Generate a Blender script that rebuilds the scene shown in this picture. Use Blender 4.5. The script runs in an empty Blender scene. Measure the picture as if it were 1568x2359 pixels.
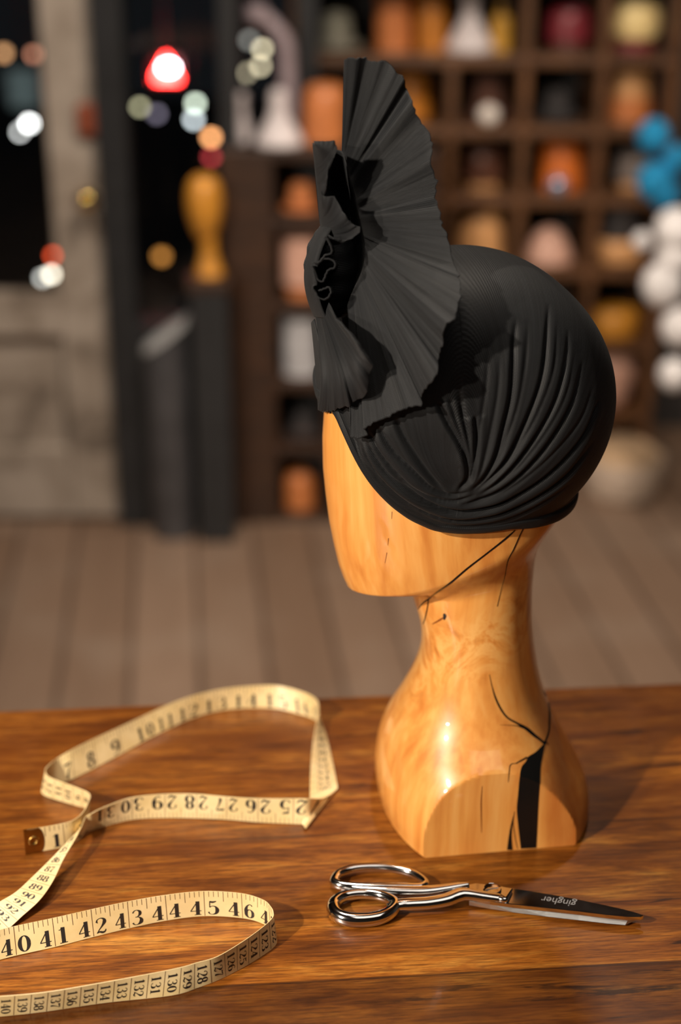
import bpy, bmesh, math, random
import numpy as np
from mathutils import Vector
from mathutils.bvhtree import BVHTree

random.seed(7); rng = np.random.RandomState(5)
scene = bpy.context.scene
COL = scene.collection

# ------------------------------------------------------------------ camera
PITCH = math.radians(23.0)
TABLE_Z = 0.90
CAM = np.array([0.0, 0.0, 1.542])
FPX = 3500.0
cam_d = bpy.data.cameras.new('camera'); cam = bpy.data.objects.new('camera', cam_d); COL.objects.link(cam)
cam.location = CAM; cam.rotation_euler = (math.pi/2 - PITCH, 0, 0)
cam_d.sensor_fit = 'VERTICAL'; cam_d.sensor_height = 23.6; cam_d.lens = FPX/2359*23.6
cam_d.clip_start = 0.05; cam_d.clip_end = 60
cam_d.dof.use_dof = True; cam_d.dof.focus_distance = 0.972
cam_d.dof.aperture_fstop = 1.85; cam_d.dof.aperture_blades = 0
scene.camera = cam
# ------------------------------------------------------------------ world, exposure
w = bpy.data.worlds.new('world'); scene.world = w; w.use_nodes = True
w.node_tree.nodes['Background'].inputs[0].default_value = (0.30, 0.34, 0.40, 1)
w.node_tree.nodes['Background'].inputs[1].default_value = 0.02
vs = scene.view_settings
vs.view_transform = 'Standard'; vs.look = 'None'; vs.exposure = 0.0; vs.gamma = 1.0; vs.use_curve_mapping = False
scene.cycles.sample_clamp_indirect = 6.0
scene.cycles.max_bounces = 8
# ------------------------------------------------------------------ lamps of the room, with added fill and background spots
def lamp(name, kind, loc, energy, color, size=0.1, aim=None, **kw):
    d = bpy.data.lights.new(name, kind); o = bpy.data.objects.new(name, d); COL.objects.link(o)
    d.energy = energy; d.color = color; o.location = loc
    if kind == 'AREA': d.size = size
    else: d.shadow_soft_size = size
    for k, v in kw.items(): setattr(d, k, v)
    if aim is not None:
        o.rotation_euler = (Vector(aim)-Vector(loc)).to_track_quat('-Z', 'Y').to_euler()
    return o
WARM = (1.0, 0.87, 0.72)
lamp('track_spot_key', 'SPOT', (-1.16, -0.12, 2.00), 165, WARM, 0.03, aim=(0.05, 0.95, 1.1), spot_size=math.radians(75), spot_blend=0.4)
lamp('track_spot_second', 'SPOT', (-1.25, -0.30, 1.66), 60, WARM, 0.03, aim=(0.05, 0.95, 1.1), spot_size=math.radians(75), spot_blend=0.4)
lamp('ceiling_lamp', 'AREA', (-0.35, 1.35, 2.9), 26, WARM, 0.35, aim=(-0.1, 0.9, 0.9))
lamp('added_fill', 'AREA', (0.4, 0.2, 2.95), 9, (1.0, 0.90, 0.80), 1.4, aim=(0.3, 0.8, 0))  # soft overhead fill added to lift the blacks, no real fixture
lamp('added_shelf_spot', 'SPOT', (0.7, 1.7, 2.8), 120, (1.0, 0.86, 0.72), 0.06, aim=(0.7, 3.7, 0.75), spot_size=math.radians(85), spot_blend=0.7)  # added to light the background shelves, no real fixture
lamp('added_wall_spot', 'SPOT', (-0.7, 1.8, 2.8), 66, (1.0, 0.90, 0.80), 0.06, aim=(-0.8, 3.4, 0.5), spot_size=math.radians(70), spot_blend=0.7)  # likewise added, brightens the door side of the background
lamp('floor_spot', 'SPOT', (0.3, 2.2, 2.85), 75, (1.0, 0.86, 0.72), 0.08, aim=(0.2, 2.5, 0.0), spot_size=math.radians(110), spot_blend=0.8)

# ------------------------------------------------------------------ projection helpers
_R = np.array([1.0, 0, 0]); _U = np.array([0, math.sin(PITCH), math.cos(PITCH)]); _F = np.array([0, math.cos(PITCH), -math.sin(PITCH)])
def ray(x, y): return _R*(x-784)/FPX + _U*(1179.5-y)/FPX + _F
def on_z(x, y, z): d = ray(x, y); return CAM + d*((z-CAM[2])/d[2])
def on_y(x, y, Y): d = ray(x, y); return CAM + d*(Y/d[1])
def on_p(x, y, O, N): d = ray(x, y); return CAM + d*(np.dot(O-CAM, N)/np.dot(d, N))

# ------------------------------------------------------------------ object helpers
def link(name, verts, faces, mats, parent=None, origin=None, smooth=True, midx=None, uv=None):
    """verts in world space; origin = world origin of the new object (or of its root thing)."""
    verts = np.asarray(verts, dtype=float)
    if parent is not None: org = np.array(parent['_org'])
    elif origin is not None: org = np.array(origin, dtype=float)
    else: org = np.zeros(3)
    me = bpy.data.meshes.new(name)
    me.from_pydata((verts-org).tolist(), [], [tuple(f) for f in faces])
    if not isinstance(mats, (list, tuple)): mats = [mats]
    for m in mats: me.materials.append(m)
    if midx is not None: me.polygons.foreach_set('material_index', list(midx))
    if smooth: me.polygons.foreach_set('use_smooth', [True]*len(me.polygons))
    if uv is not None:
        l = me.uv_layers.new(name='UVMap')
        vi = np.zeros(len(me.loops), dtype=int); me.loops.foreach_get('vertex_index', vi)
        l.data.foreach_set('uv', np.asarray(uv, dtype=float)[vi].ravel())
    me.update()
    o = bpy.data.objects.new(name, me); COL.objects.link(o)
    if parent is not None: o.parent = parent; o['_org'] = list(parent['_org'])
    else: o.location = org; o['_org'] = list(map(float, org))
    if parent is not None and parent.type != 'EMPTY': pass
    return o
def recalc(o):
    bm = bmesh.new(); bm.from_mesh(o.data); bmesh.ops.recalc_face_normals(bm, faces=bm.faces); bm.to_mesh(o.data); bm.free()
    return o
def thing(name, label, cat, org, group=None):
    o = bpy.data.objects.new(name, None); COL.objects.link(o); o.empty_display_size = 0.02
    o.location = org; o['_org'] = list(map(float, org)); return tag(o, label, cat, group)
def tag(o, label, cat, group=None):
    o['label'] = label; o['category'] = cat
    if group: o['group'] = group
    return o
def struct(o): o['kind'] = 'structure'; return o
class MB:
    def __init__(s): s.v = []; s.f = []; s.m = []
    def add(s, v, f, m=0):
        b = len(s.v); s.v += [tuple(map(float, q)) for q in v]; s.f += [tuple(b+i for i in q) for q in f]; s.m += [m]*len(f)
    def box(s, c, d, m=0, rz=0):
        c = np.array(c, float); d = np.array(d, float)/2
        cs, sn = math.cos(rz), math.sin(rz)
        v = []
        for z in (-1, 1):
            for x, y in ((-1,-1),(1,-1),(1,1),(-1,1)):
                lx, ly = x*d[0], y*d[1]
                v.append(c+np.array([lx*cs-ly*sn, lx*sn+ly*cs, z*d[2]]))
        s.add(v, [(3,2,1,0),(4,5,6,7),(0,1,5,4),(1,2,6,5),(2,3,7,6),(3,0,4,7)], m)
    def lathe(s, c, prof, n=32, m=0, sx=1, sy=1):
        c = np.array(c, float); v = []; f = []
        for (r, z) in prof:
            for k in range(n):
                a = 2*math.pi*k/n; v.append(c+np.array([r*sx*math.cos(a), r*sy*math.sin(a), z]))
        for i in range(len(prof)-1):
            for k in range(n):
                f.append((i*n+k, i*n+(k+1)%n, (i+1)*n+(k+1)%n, (i+1)*n+k))
        f.append(tuple(range(n-1, -1, -1))); f.append(tuple((len(prof)-1)*n+k for k in range(n)))
        s.add(v, f, m)
    def tube(s, pts, rad, n=14, closed=False, m=0, sq=1.0, up=None):
        pts = np.asarray(pts, float); N = len(pts)
        rad = np.broadcast_to(np.asarray(rad, float), (N,))
        if closed: t = np.roll(pts, -1, 0)-np.roll(pts, 1, 0)
        else: t = np.gradient(pts, axis=0)
        t /= np.linalg.norm(t, axis=1)[:, None]
        upv = np.array([0, 0, 1.0]) if up is None else np.array(up, float)
        v = []; f = []
        for i in range(N):
            a = np.cross(t[i], upv)
            if np.linalg.norm(a) < 1e-4: a = np.cross(t[i], [1, 0, 0])
            a /= np.linalg.norm(a); b = np.cross(a, t[i])
            for k in range(n):
                q = 2*math.pi*k/n; v.append(pts[i]+rad[i]*(math.cos(q)*a + sq*math.sin(q)*b))
        for i in range(N if closed else N-1):
            j = (i+1) % N
            for k in range(n): f.append((i*n+k, i*n+(k+1)%n, j*n+(k+1)%n, j*n+k))
        if not closed: f.append(tuple(range(n))); f.append(tuple((N-1)*n+k for k in range(n-1, -1, -1)))
        s.add(v, f, m)
    def prism(s, poly, z0, z1, m=0):
        """poly: list of world xy (ccw)"""
        n = len(poly)
        v = [(p[0], p[1], z0) for p in poly]+[(p[0], p[1], z1) for p in poly]
        f = [tuple(range(n-1, -1, -1)), tuple(range(n, 2*n))]+[(i, (i+1)%n, n+(i+1)%n, n+i) for i in range(n)]
        s.add(v, f, m)
    def grid(s, P, m=0, closed_u=False):
        P = np.asarray(P, float); a, b = P.shape[:2]
        f = []
        for i in range(a if closed_u else a-1):
            for j in range(b-1):
                i2 = (i+1) % a
                f.append((i*b+j, i2*b+j, i2*b+j+1, i*b+j+1))
        s.add(P.reshape(-1, 3), f, m)
    def build(s, name, mats, parent=None, origin=None, smooth=True, fix=True):
        o = link(name, s.v, s.f, mats, parent, origin, smooth, s.m)
        return recalc(o) if fix else o
def smooth_angle(o, deg=35):
    o.data.polygons.foreach_set('use_smooth', [True]*len(o.data.polygons))
    bm = bmesh.new(); bm.from_mesh(o.data)
    for e in bm.edges:
        if len(e.link_faces) == 2 and e.calc_face_angle(0) > math.radians(deg): e.smooth = False
    bm.to_mesh(o.data); bm.free(); return o
def bevel(o, w, seg=2):
    m = o.modifiers.new('bevel', 'BEVEL'); m.width = w; m.segments = seg; m.limit_method = 'ANGLE'; m.angle_limit = math.radians(40); return o
def catmull(P, n, closed=False):
    P = np.asarray(P, float); N = len(P); out = []
    segs = N if closed else N-1
    for i in range(segs):
        if closed: p0, p1, p2, p3 = P[(i-1)%N], P[i], P[(i+1)%N], P[(i+2)%N]
        else: p0, p1, p2, p3 = P[max(i-1, 0)], P[i], P[i+1], P[min(i+2, N-1)]
        for k in range(n):
            t = k/n
            out.append(0.5*((2*p1)+(-p0+p2)*t+(2*p0-5*p1+4*p2-p3)*t*t+(-p0+3*p1-3*p2+p3)*t**3))
    if not closed: out.append(P[-1])
    return np.array(out)
def resample(P, n):
    P = np.asarray(P, float); d = np.r_[0, np.cumsum(np.linalg.norm(np.diff(P, axis=0), axis=1))]
    t = np.linspace(0, d[-1], n); return np.stack([np.interp(t, d, P[:, k]) for k in range(P.shape[1])], 1)
def sstep(x): x = np.clip(x, 0, 1); return x*x*(3-2*x)

# ------------------------------------------------------------------ materials
class NT:
    def __init__(s, name):
        s.m = bpy.data.materials.new(name); s.m.use_nodes = True; s.t = s.m.node_tree; s.n = s.t.nodes; s.l = s.t.links
        s.b = s.n['Principled BSDF']
    def new(s, typ, **kw):
        o = s.n.new(typ)
        for k, v in kw.items():
            if k in o.inputs: o.inputs[k].default_value = v
            else: setattr(o, k, v)
        return o
    def link(s, a, b): s.l.new(a, b)
    def coord(s, kind='Object', scale=(1,1,1), rot=(0,0,0), loc=(0,0,0)):
        tc = s.new('ShaderNodeTexCoord'); mp = s.new('ShaderNodeMapping')
        mp.inputs['Scale'].default_value = scale; mp.inputs['Rotation'].default_value = rot; mp.inputs['Location'].default_value = loc
        s.link(tc.outputs[kind], mp.inputs['Vector']); return mp.outputs['Vector']
    def noise(s, vec, scale, detail=4, rough=0.55, dist=0.0):
        o = s.new('ShaderNodeTexNoise', Scale=scale, Detail=detail, Roughness=rough, Distortion=dist); s.link(vec, o.inputs['Vector']); return o.outputs['Fac']
    def ramp(s, fac, stops, interp='LINEAR'):
        o = s.new('ShaderNodeValToRGB'); o.color_ramp.interpolation = interp
        e = o.color_ramp.elements
        while len(e) < len(stops): e.new(0.5)
        for q, (p, c) in zip(e, stops): q.position = p; q.color = (*c, 1) if len(c) == 3 else c
        s.link(fac, o.inputs['Fac']); return o.outputs['Color']
    def mix(s, fac, a, b, mode='MIX'):
        o = s.new('ShaderNodeMix', data_type='RGBA', blend_type=mode)
        for sock, v in ((o.inputs[0], fac), (o.inputs[6], a), (o.inputs[7], b)):
            if isinstance(v, (int, float)): sock.default_value = v
            elif isinstance(v, tuple): sock.default_value = (*v, 1)
            else: s.link(v, sock)
        return o.outputs[2]
    def math(s, op, a, b=0.0):
        o = s.new('ShaderNodeMath', operation=op)
        for sock, v in zip(o.inputs, (a, b)):
            if isinstance(v, (int, float)): sock.default_value = v
            else: s.link(v, sock)
        return o.outputs[0]
    def bump(s, h, strength=0.3, dist=0.001):
        o = s.new('ShaderNodeBump', Strength=strength, Distance=dist); s.link(h, o.inputs['Height']); s.link(o.outputs['Normal'], s.b.inputs['Normal'])
    def set(s, **kw):
        for k, v in kw.items():
            k = k.replace('_', ' ')
            if isinstance(v, (int, float)): s.b.inputs[k].default_value = v
            elif isinstance(v, tuple): s.b.inputs[k].default_value = (*v, 1) if len(v) == 3 else v
            else: s.link(v, s.b.inputs[k])
        return s
def srgb(r, g, b):
    f = lambda c: (c/255/12.92) if c/255 <= 0.04045 else ((c/255+0.055)/1.055)**2.4
    return (f(r), f(g), f(b))
def plain(name, col, rough=0.6, metal=0.0, var=0.25, scale=14.0):
    n = NT(name); v = n.coord(); f = n.noise(v, scale, 4)
    lo = tuple(c*(1-var) for c in col); hi = tuple(min(1, c*(1+var)) for c in col)
    n.set(Base_Color=n.ramp(f, [(0.3, lo), (0.7, hi)]), Roughness=rough, Metallic=metal); return n.m
def emit(name, col, power):
    n = NT(name); n.set(Base_Color=(0.02, 0.02, 0.02), Emission_Color=col, Emission_Strength=power); return n.m
def wood(name, stops, scale=(1, 8, 8), ns=6.0, rough=0.4, coat=0.0):
    n = NT(name); v = n.coord(scale=scale); f = n.noise(v, ns, 6, 0.6, 1.2)
    n.set(Base_Color=n.ramp(f, stops), Roughness=rough, Coat_Weight=coat, Coat_Roughness=0.08); n.bump(f, 0.15, 0.002); return n.m

def mat_head():
    n = NT('varnished_yew_wood')
    v = n.coord()
    dn = n.new('ShaderNodeTexNoise', Scale=7.0, Detail=2.0); n.link(v, dn.inputs['Vector'])
    vm = n.new('ShaderNodeVectorMath', operation='SCALE'); n.link(dn.outputs['Color'], vm.inputs[0]); vm.inputs['Scale'].default_value = 0.030
    va = n.new('ShaderNodeVectorMath', operation='ADD'); n.link(v, va.inputs[0]); n.link(vm.outputs[0], va.inputs[1])
    mp = n.new('ShaderNodeMapping'); mp.inputs['Scale'].default_value = (1, 1, 0.05); n.link(va.outputs[0], mp.inputs['Vector'])
    g = n.noise(mp.outputs['Vector'], 105, 4, 0.55, 0.15)
    base = n.ramp(g, [(0.28, srgb(206, 130, 58)), (0.5, srgb(227, 157, 78)), (0.74, srgb(238, 178, 100))])
    bn = n.new('ShaderNodeTexNoise', Scale=26.0, Detail=6.0, Roughness=0.62, Distortion=2.2); n.link(v, bn.inputs['Vector'])
    burl = n.ramp(bn.outputs['Fac'], [(0.36, srgb(160, 86, 30)), (0.46, srgb(216, 140, 62)), (0.56, srgb(240, 188, 112)), (0.70, srgb(222, 150, 72))])
    sx = n.new('ShaderNodeSeparateXYZ'); n.link(v, sx.inputs[0])
    # burr figure sits in a slanting zone at the throat
    zz = n.math('SUBTRACT', sx.outputs[2], n.math('ADD', 0.150, n.math('MULTIPLY', sx.outputs[0], 0.55)))
    zc = n.math('SUBTRACT', 1.0, n.math('MULTIPLY', n.math('ABSOLUTE', zz), 24.0))
    bn2 = n.noise(v, 14, 3)
    msk = n.math('MULTIPLY', n.math('MAXIMUM', n.math('MINIMUM', n.math('ADD', zc, n.math('MULTIPLY', n.math('SUBTRACT', bn2, 0.5), 1.4)), 1.0), 0.0), 0.70)
    col = n.mix(msk, base, burl)
    bp = n.new('ShaderNodeMapping'); bp.inputs['Scale'].default_value = (1, 1, 0.16); n.link(va.outputs[0], bp.inputs['Vector'])
    br = n.noise(bp.outputs['Vector'], 20, 2, 0.5, 0.3)
    col = n.mix(n.math('MULTIPLY', n.ramp(br, [(0.52, (0, 0, 0)), (0.74, (1, 1, 1))]), 0.40), col, srgb(182, 100, 40))
    # redder heartwood on the back of the bust
    bx = n.math('MULTIPLY', n.math('ADD', n.math('SUBTRACT', sx.outputs[0], 0.045), n.math('MULTIPLY', n.math('SUBTRACT', br, 0.5), 0.10)), 26.0)
    lowz = n.math('MULTIPLY', n.math('SUBTRACT', 0.115, sx.outputs[2]), 20.0)
    hm = n.math('MULTIPLY', n.math('MAXIMUM', n.math('MINIMUM', n.math('MINIMUM', bx, lowz), 1.0), 0.0), 0.62)
    col = n.mix(hm, col, srgb(166, 86, 34))
    n.set(Base_Color=col, Roughness=0.36, Coat_Weight=0.8, Coat_Roughness=0.05, Coat_IOR=1.5)
    return n.m
def mat_table():
    n = NT('oiled_plank_top'); v = n.coord()
    sx = n.new('ShaderNodeSeparateXYZ'); n.link(v, sx.inputs[0]); y = sx.outputs[1]
    wobble = n.new('ShaderNodeMapping'); wobble.inputs['Scale'].default_value = (0.5, 0.5, 0.5); n.link(v, wobble.inputs['Vector'])
    plank = n.ramp(n.math('DIVIDE', y, 0.80), PLANK_STOPS, 'CONSTANT')
    spl = n.new('ShaderNodeSeparateColor'); n.link(plank, spl.inputs[0])
    off = n.new('ShaderNodeCombineXYZ'); n.link(n.math('MULTIPLY', spl.outputs[2], 13.0), off.inputs[0]); n.link(n.math('MULTIPLY', spl.outputs[1], 7.0), off.inputs[1])
    va = n.new('ShaderNodeVectorMath', operation='ADD'); n.link(v, va.inputs[0]); n.link(off.outputs[0], va.inputs[1])
    def st(sc, scale, det, ro, di):
        mp = n.new('ShaderNodeMapping'); mp.inputs['Scale'].default_value = (sc, 1.0, 1.0); n.link(va.outputs[0], mp.inputs['Vector']); return n.noise(mp.outputs['Vector'], scale, det, ro, di)
    g1 = st(0.13, 50, 6, 0.68, 0.5)      # figure
    g2 = st(0.07, 520, 3, 0.7, 0.0)     # pores
    g3 = st(0.085, 66, 6, 0.72, 0.7)       # dark mineral streaks
    g4 = st(0.30, 9, 3, 0.5, 0.4)        # slow colour drift
    col = n.ramp(g1, [(0.30, srgb(78, 40, 10)), (0.44, srgb(128, 72, 20)), (0.56, srgb(166, 102, 34)), (0.70, srgb(206, 146, 64))])
    col = n.mix(n.ramp(g2, [(0.44, (0, 0, 0)), (0.62, (0.66, 0.66, 0.66))]), col, srgb(66, 32, 8))
    col = n.mix(n.ramp(g4, [(0.42, (0, 0, 0)), (0.64, (0.5, 0.5, 0.5))]), col, srgb(112, 58, 16))
    thr = n.math('ADD', 0.56, n.math('MULTIPLY', spl.outputs[1], 0.10))
    stk = n.math('MINIMUM', n.math('MAXIMUM', n.math('MULTIPLY', n.math('SUBTRACT', g3, thr), 14.0), 0.0), 0.85)
    col = n.mix(stk, col, srgb(42, 20, 9))
    vor = n.new('ShaderNodeTexVoronoi', Scale=5.2); vmap = n.new('ShaderNodeMapping'); vmap.inputs['Scale'].default_value = (0.7, 1.6, 1.0); n.link(va.outputs[0], vmap.inputs['Vector']); n.link(vmap.outputs[0], vor.inputs['Vector'])
    kn = n.math('MULTIPLY', n.math('MAXIMUM', n.math('SUBTRACT', 1.0, n.math('MULTIPLY', vor.outputs['Distance'], 26.0)), 0.0), 1.4)
    col = n.mix(n.math('MINIMUM', kn, 0.85), col, srgb(36, 18, 8))
    tone = n.mix(spl.outputs[0], srgb(60, 44, 34), srgb(255, 250, 240))
    col = n.mix(1.0, col, tone, 'MULTIPLY')
    seam = None
    for s_ in SEAMS:
        d = n.math('ABSOLUTE', n.math('SUBTRACT', y, s_)); q = n.math('LESS_THAN', d, 0.0006)
        seam = q if seam is None else n.math('MAXIMUM', seam, q)
    col = n.mix(n.math('MULTIPLY', seam, 0.6), col, srgb(30, 14, 7))
    sm = n.noise(v, 13, 5, 0.6, 0.5)
    sc = n.new('ShaderNodeTexVoronoi', Scale=70.0, feature='DISTANCE_TO_EDGE'); scm = n.new('ShaderNodeMapping'); scm.inputs['Scale'].default_value = (0.2, 1.0, 1.0); scm.inputs['Rotation'].default_value = (0, 0, 0.9); n.link(v, scm.inputs['Vector']); n.link(scm.outputs[0], sc.inputs['Vector'])
    n.set(Base_Color=col, Roughness=n.math('ADD', 0.22, n.math('MULTIPLY', sm, 0.24)), Specular_IOR_Level=0.38, Coat_Weight=0.18, Coat_Roughness=0.07)
    n.bump(n.math('SUBTRACT', g2, n.math('MULTIPLY', seam, 2.0)), 0.07, 0.0010)
    return n.m
def mat_fabric(name, col=(0.0058, 0.0064, 0.0073), ku=1.0, kv=1.0, rowk=1.0):
    """ribbed straw-like cloth: UV u counts threads across, v runs along them"""
    n = NT(name)
    tc = n.new('ShaderNodeTexCoord'); sx = n.new('ShaderNodeSeparateXYZ'); n.link(tc.outputs['UV'], sx.inputs[0])
    obj = n.coord()
    wob = n.noise(obj, 260, 2)
    u = n.math('ADD', n.math('MULTIPLY', sx.outputs[0], 6.2832*ku), n.math('MULTIPLY', wob, 1.3))
    v = n.math('MULTIPLY', sx.outputs[1], 6.2832*kv)
    row = n.math('MULTIPLY', n.math('ADD', n.math('SINE', u), 1.0), 0.5)
    half = n.math('SINE', n.math('ADD', v, n.math('MULTIPLY', n.math('SIGN', n.math('SINE', n.math('MULTIPLY', u, 0.5))), 1.57)))
    cell = n.math('MULTIPLY', n.math('ADD', half, 1.0), 0.5)
    h = n.math('ADD', n.math('MULTIPLY', row, 0.75), n.math('MULTIPLY', cell, 0.25))
    big = n.noise(obj, 38, 4)
    mpu = n.new('ShaderNodeCombineXYZ'); n.link(n.math('MULTIPLY', sx.outputs[0], 0.33), mpu.inputs[0]); n.link(n.math('MULTIPLY', sx.outputs[1], 0.012), mpu.inputs[1])
    streak = n.noise(mpu.outputs[0], 1.0, 4, 0.7)
    f = n.math('MULTIPLY', n.math('ADD', n.math('MULTIPLY', h, 1.1*rowk), 0.30), n.math('ADD', n.math('MULTIPLY', n.math('SUBTRACT', streak, 0.22), 1.9), n.math('MULTIPLY', big, 0.25)))
    c = n.mix(n.math('MINIMUM', f, 1.0), tuple(q*0.22 for q in col), tuple(q*2.3 for q in col))
    n.set(Base_Color=c, Roughness=0.60, Specular_IOR_Level=0.26, Sheen_Weight=0.05, Sheen_Roughness=0.5, Sheen_Tint=(0.6, 0.6, 0.6))
    n.bump(n.math('ADD', h, n.math('MULTIPLY', streak, 1.6)), 0.45*rowk, 0.0005)
    return n.m
def mat_chrome():
    n = NT('polished_chrome'); v = n.coord(); f = n.noise(v, 60, 3)
    n.set(Base_Color=(0.78, 0.77, 0.76), Metallic=1.0, Roughness=n.math('ADD', 0.06, n.math('MULTIPLY', f, 0.08))); return n.m
def mat_plaster():
    n = NT('peeling_limewash'); v = n.coord(); a = n.noise(v, 5.5, 6, 0.62, 0.6); b = n.noise(v, 1.6, 3)
    c = n.ramp(a, [(0.33, srgb(70, 62, 56)), (0.43, srgb(142, 130, 118)), (0.6, srgb(180, 168, 156))])
    c = n.mix(n.math('MULTIPLY', b, 0.5), c, srgb(158, 140, 120)); n.set(Base_Color=c, Roughness=0.85); n.bump(a, 0.4, 0.01); return n.m
def mat_floor():
    n = NT('worn_floorboards'); v = n.coord(rot=(0, 0, math.radians(-6)))
    br = n.new('ShaderNodeTexBrick', Scale=1.0); br.offset = 0.37
    br.inputs['Color1'].default_value = (*srgb(156, 130, 110), 1); br.inputs['Color2'].default_value = (*srgb(130, 104, 84), 1)
    br.inputs['Mortar'].default_value = (*srgb(84, 66, 54), 1)
    br.inputs['Mortar Size'].default_value = 0.006; br.inputs['Brick Width'].default_value = 2.6; br.inputs['Row Height'].default_value = 0.145
    mp = n.new('ShaderNodeMapping'); mp.inputs['Rotation'].default_value = (0, 0, math.radians(90)); n.link(v, mp.inputs['Vector']); n.link(mp.outputs[0], br.inputs['Vector'])
    st = n.new('ShaderNodeMapping'); st.inputs['Scale'].default_value = (1, 0.12, 1); n.link(v, st.inputs['Vector'])
    g = n.noise(st.outputs[0], 14, 5, 0.6, 0.6); sp = n.noise(v, 3.2, 4)
    c = n.mix(n.math('MULTIPLY', g, 0.55), br.outputs['Color'], srgb(80, 58, 42))
    c = n.mix(n.ramp(sp, [(0.5, (0, 0, 0)), (0.75, (0.5, 0.5, 0.5))]), c, srgb(150, 132, 116))
    n.set(Base_Color=c, Roughness=0.55); n.bump(g, 0.2, 0.004); return n.m
def mat_glass():
    n = NT('window_glass'); n.n.remove(n.b); out = n.n['Material Output']
    tr = n.new('ShaderNodeBsdfTransparent'); gl = n.new('ShaderNodeBsdfGlossy'); gl.inputs['Roughness'].default_value = 0.02
    tr.inputs[0].default_value = (0.92, 0.94, 0.94, 1)
    v = n.new('ShaderNodeTexCoord'); nz = n.new('ShaderNodeTexNoise', Scale=1.5); n.link(v.outputs['Object'], nz.inputs['Vector'])
    fr = n.new('ShaderNodeFresnel'); fr.inputs[0].default_value = 1.45
    bp = n.new('ShaderNodeBump', Strength=0.05); n.link(nz.outputs['Fac'], bp.inputs['Height']); n.link(bp.outputs[0], gl.inputs['Normal'])
    mx = n.new('ShaderNodeMixShader'); n.link(fr.outputs[0], mx.inputs[0]); n.link(tr.outputs[0], mx.inputs[1]); n.link(gl.outputs[0], mx.inputs[2]); n.link(mx.outputs[0], out.inputs['Surface'])
    return n.m
PLANK_STOPS = [(0.0, (0.38, 0.15, 0.9)), (0.439/0.8, (0.88, 0.62, 0.2)), (0.502/0.8, (0.72, 0.75, 0.5)), (0.595/0.8, (0.74, 0.28, 0.75)), (0.682/0.8, (0.72, 0.35, 0.05))]
SEAMS = (0.439, 0.502, 0.595, 0.682)
M = {}
M['head'] = mat_head(); M['table'] = mat_table()
M['cloth'] = mat_fabric('black_straw_cloth', rowk=1.25); M['crowncloth'] = mat_fabric('black_draped_cloth', ku=1.15, kv=1.0, rowk=0.7); M['chrome'] = mat_chrome()
M['plaster'] = mat_plaster(); M['floor'] = mat_floor(); M['glass'] = mat_glass()
M['inlay'] = NT('black_resin').set(Base_Color=(0.006, 0.006, 0.006), Roughness=0.25).m
M['knotbrown'] = NT('dark_grain_mark').set(Base_Color=srgb(124, 62, 20), Roughness=0.4).m
def mat_tape():
    n = NT('yellowed_tape'); v = n.coord(); f = n.noise(v, 45, 4)
    n.set(Base_Color=n.ramp(f, [(0.3, srgb(222, 196, 138)), (0.7, srgb(238, 216, 166))]), Roughness=0.42, Subsurface_Weight=0.0); n.bump(n.noise(v, 900, 2), 0.08, 0.0003); return n.m
M['tape'] = mat_tape()
M['ink'] = NT('black_print').set(Base_Color=(0.02, 0.016, 0.014), Roughness=0.5).m
M['tick'] = NT('brown_print').set(Base_Color=srgb(96, 62, 40), Roughness=0.5).m
M['brass'] = plain('worn_brass', srgb(176, 138, 74), 0.32, 1.0, 0.2, 120)
M['etch'] = NT('etched_steel').set(Base_Color=(0.36, 0.36, 0.36), Roughness=0.6, Metallic=0.4).m
def mat_ground_steel():
    n = NT('ground_steel_edge'); v = n.coord(scale=(0.2, 1, 1)); f = n.noise(v, 900, 3)
    n.set(Base_Color=(0.72, 0.72, 0.71), Metallic=1.0, Roughness=0.38); n.bump(f, 0.25, 0.0003); return n.m
M['steel'] = mat_ground_steel()
M['shelfwood'] = wood('dark_shelf_wood', [(0.3, srgb(34, 20, 12)), (0.7, srgb(68, 42, 24))], (1, 6, 6), 5.0, 0.45)
M['shelflight'] = wood('brown_shelf_wood', [(0.3, srgb(64, 40, 22)), (0.7, srgb(112, 74, 44))], (1, 6, 6), 5.0, 0.45)
M['black'] = plain('black_painted_wood', (0.013, 0.013, 0.014), 0.55)
M['street'] = plain('wet_asphalt', (0.012, 0.012, 0.014), 0.5)
M['ceil'] = plain('ceiling_boards', srgb(120, 100, 84), 0.8)
M['wallp'] = plain('dark_plaster', srgb(58, 54, 52), 0.8)

# ================================================================== structure
ROOM = dict(x0=-2.6, x1=2.2, y0=-1.8, y1=4.14, h=3.05)
def slab(name, c, d, m, rz=0):
    b = MB(); b.box(c, d, 0, rz); o = b.build(name, m, smooth=False); return struct(o)
slab('floor', (-0.2, 1.25, -0.05), (4.8, 6.1, 0.1), M['floor'])
slab('ceiling', (-0.2, 1.25, 3.1), (4.9, 6.2, 0.1), M['ceil'])
slab('wall_right', (2.25, 1.25, 1.525), (0.1, 6.1, 3.05), M['wallp'])
slab('wall_left', (-2.65, 1.17, 1.525), (0.1, 5.94, 3.05), M['wallp'])
slab('wall_front', (-0.2, -1.85, 1.525), (5.0, 0.1, 3.05), M['wallp'])
def X(px, Y): return on_y(px, 900, Y)[0]
def Z(py, Y): return on_y(784, py, Y)[2]
# back wall stands behind the shelves; the shop front (door and window) is on the left
xs = X(527, 3.62); xb = X(692, 3.85)
slab('wall_back', ((xb+2.2)/2, 4.34, 1.525), (2.2-xb, 0.1, 3.05), M['wallp'])
slab('trim_1', (xs+0.022, 3.735, 1.525), (0.04, 0.27, 3.05), M['black'])
slab('trim_4', (xb+0.025, 4.08, 1.525), (0.05, 0.42, 3.05), M['black'])
slab('street_ground', (-3.0, 8.2, -0.15), (12, 8.0, 0.1), M['street'])
DY = 3.60
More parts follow.
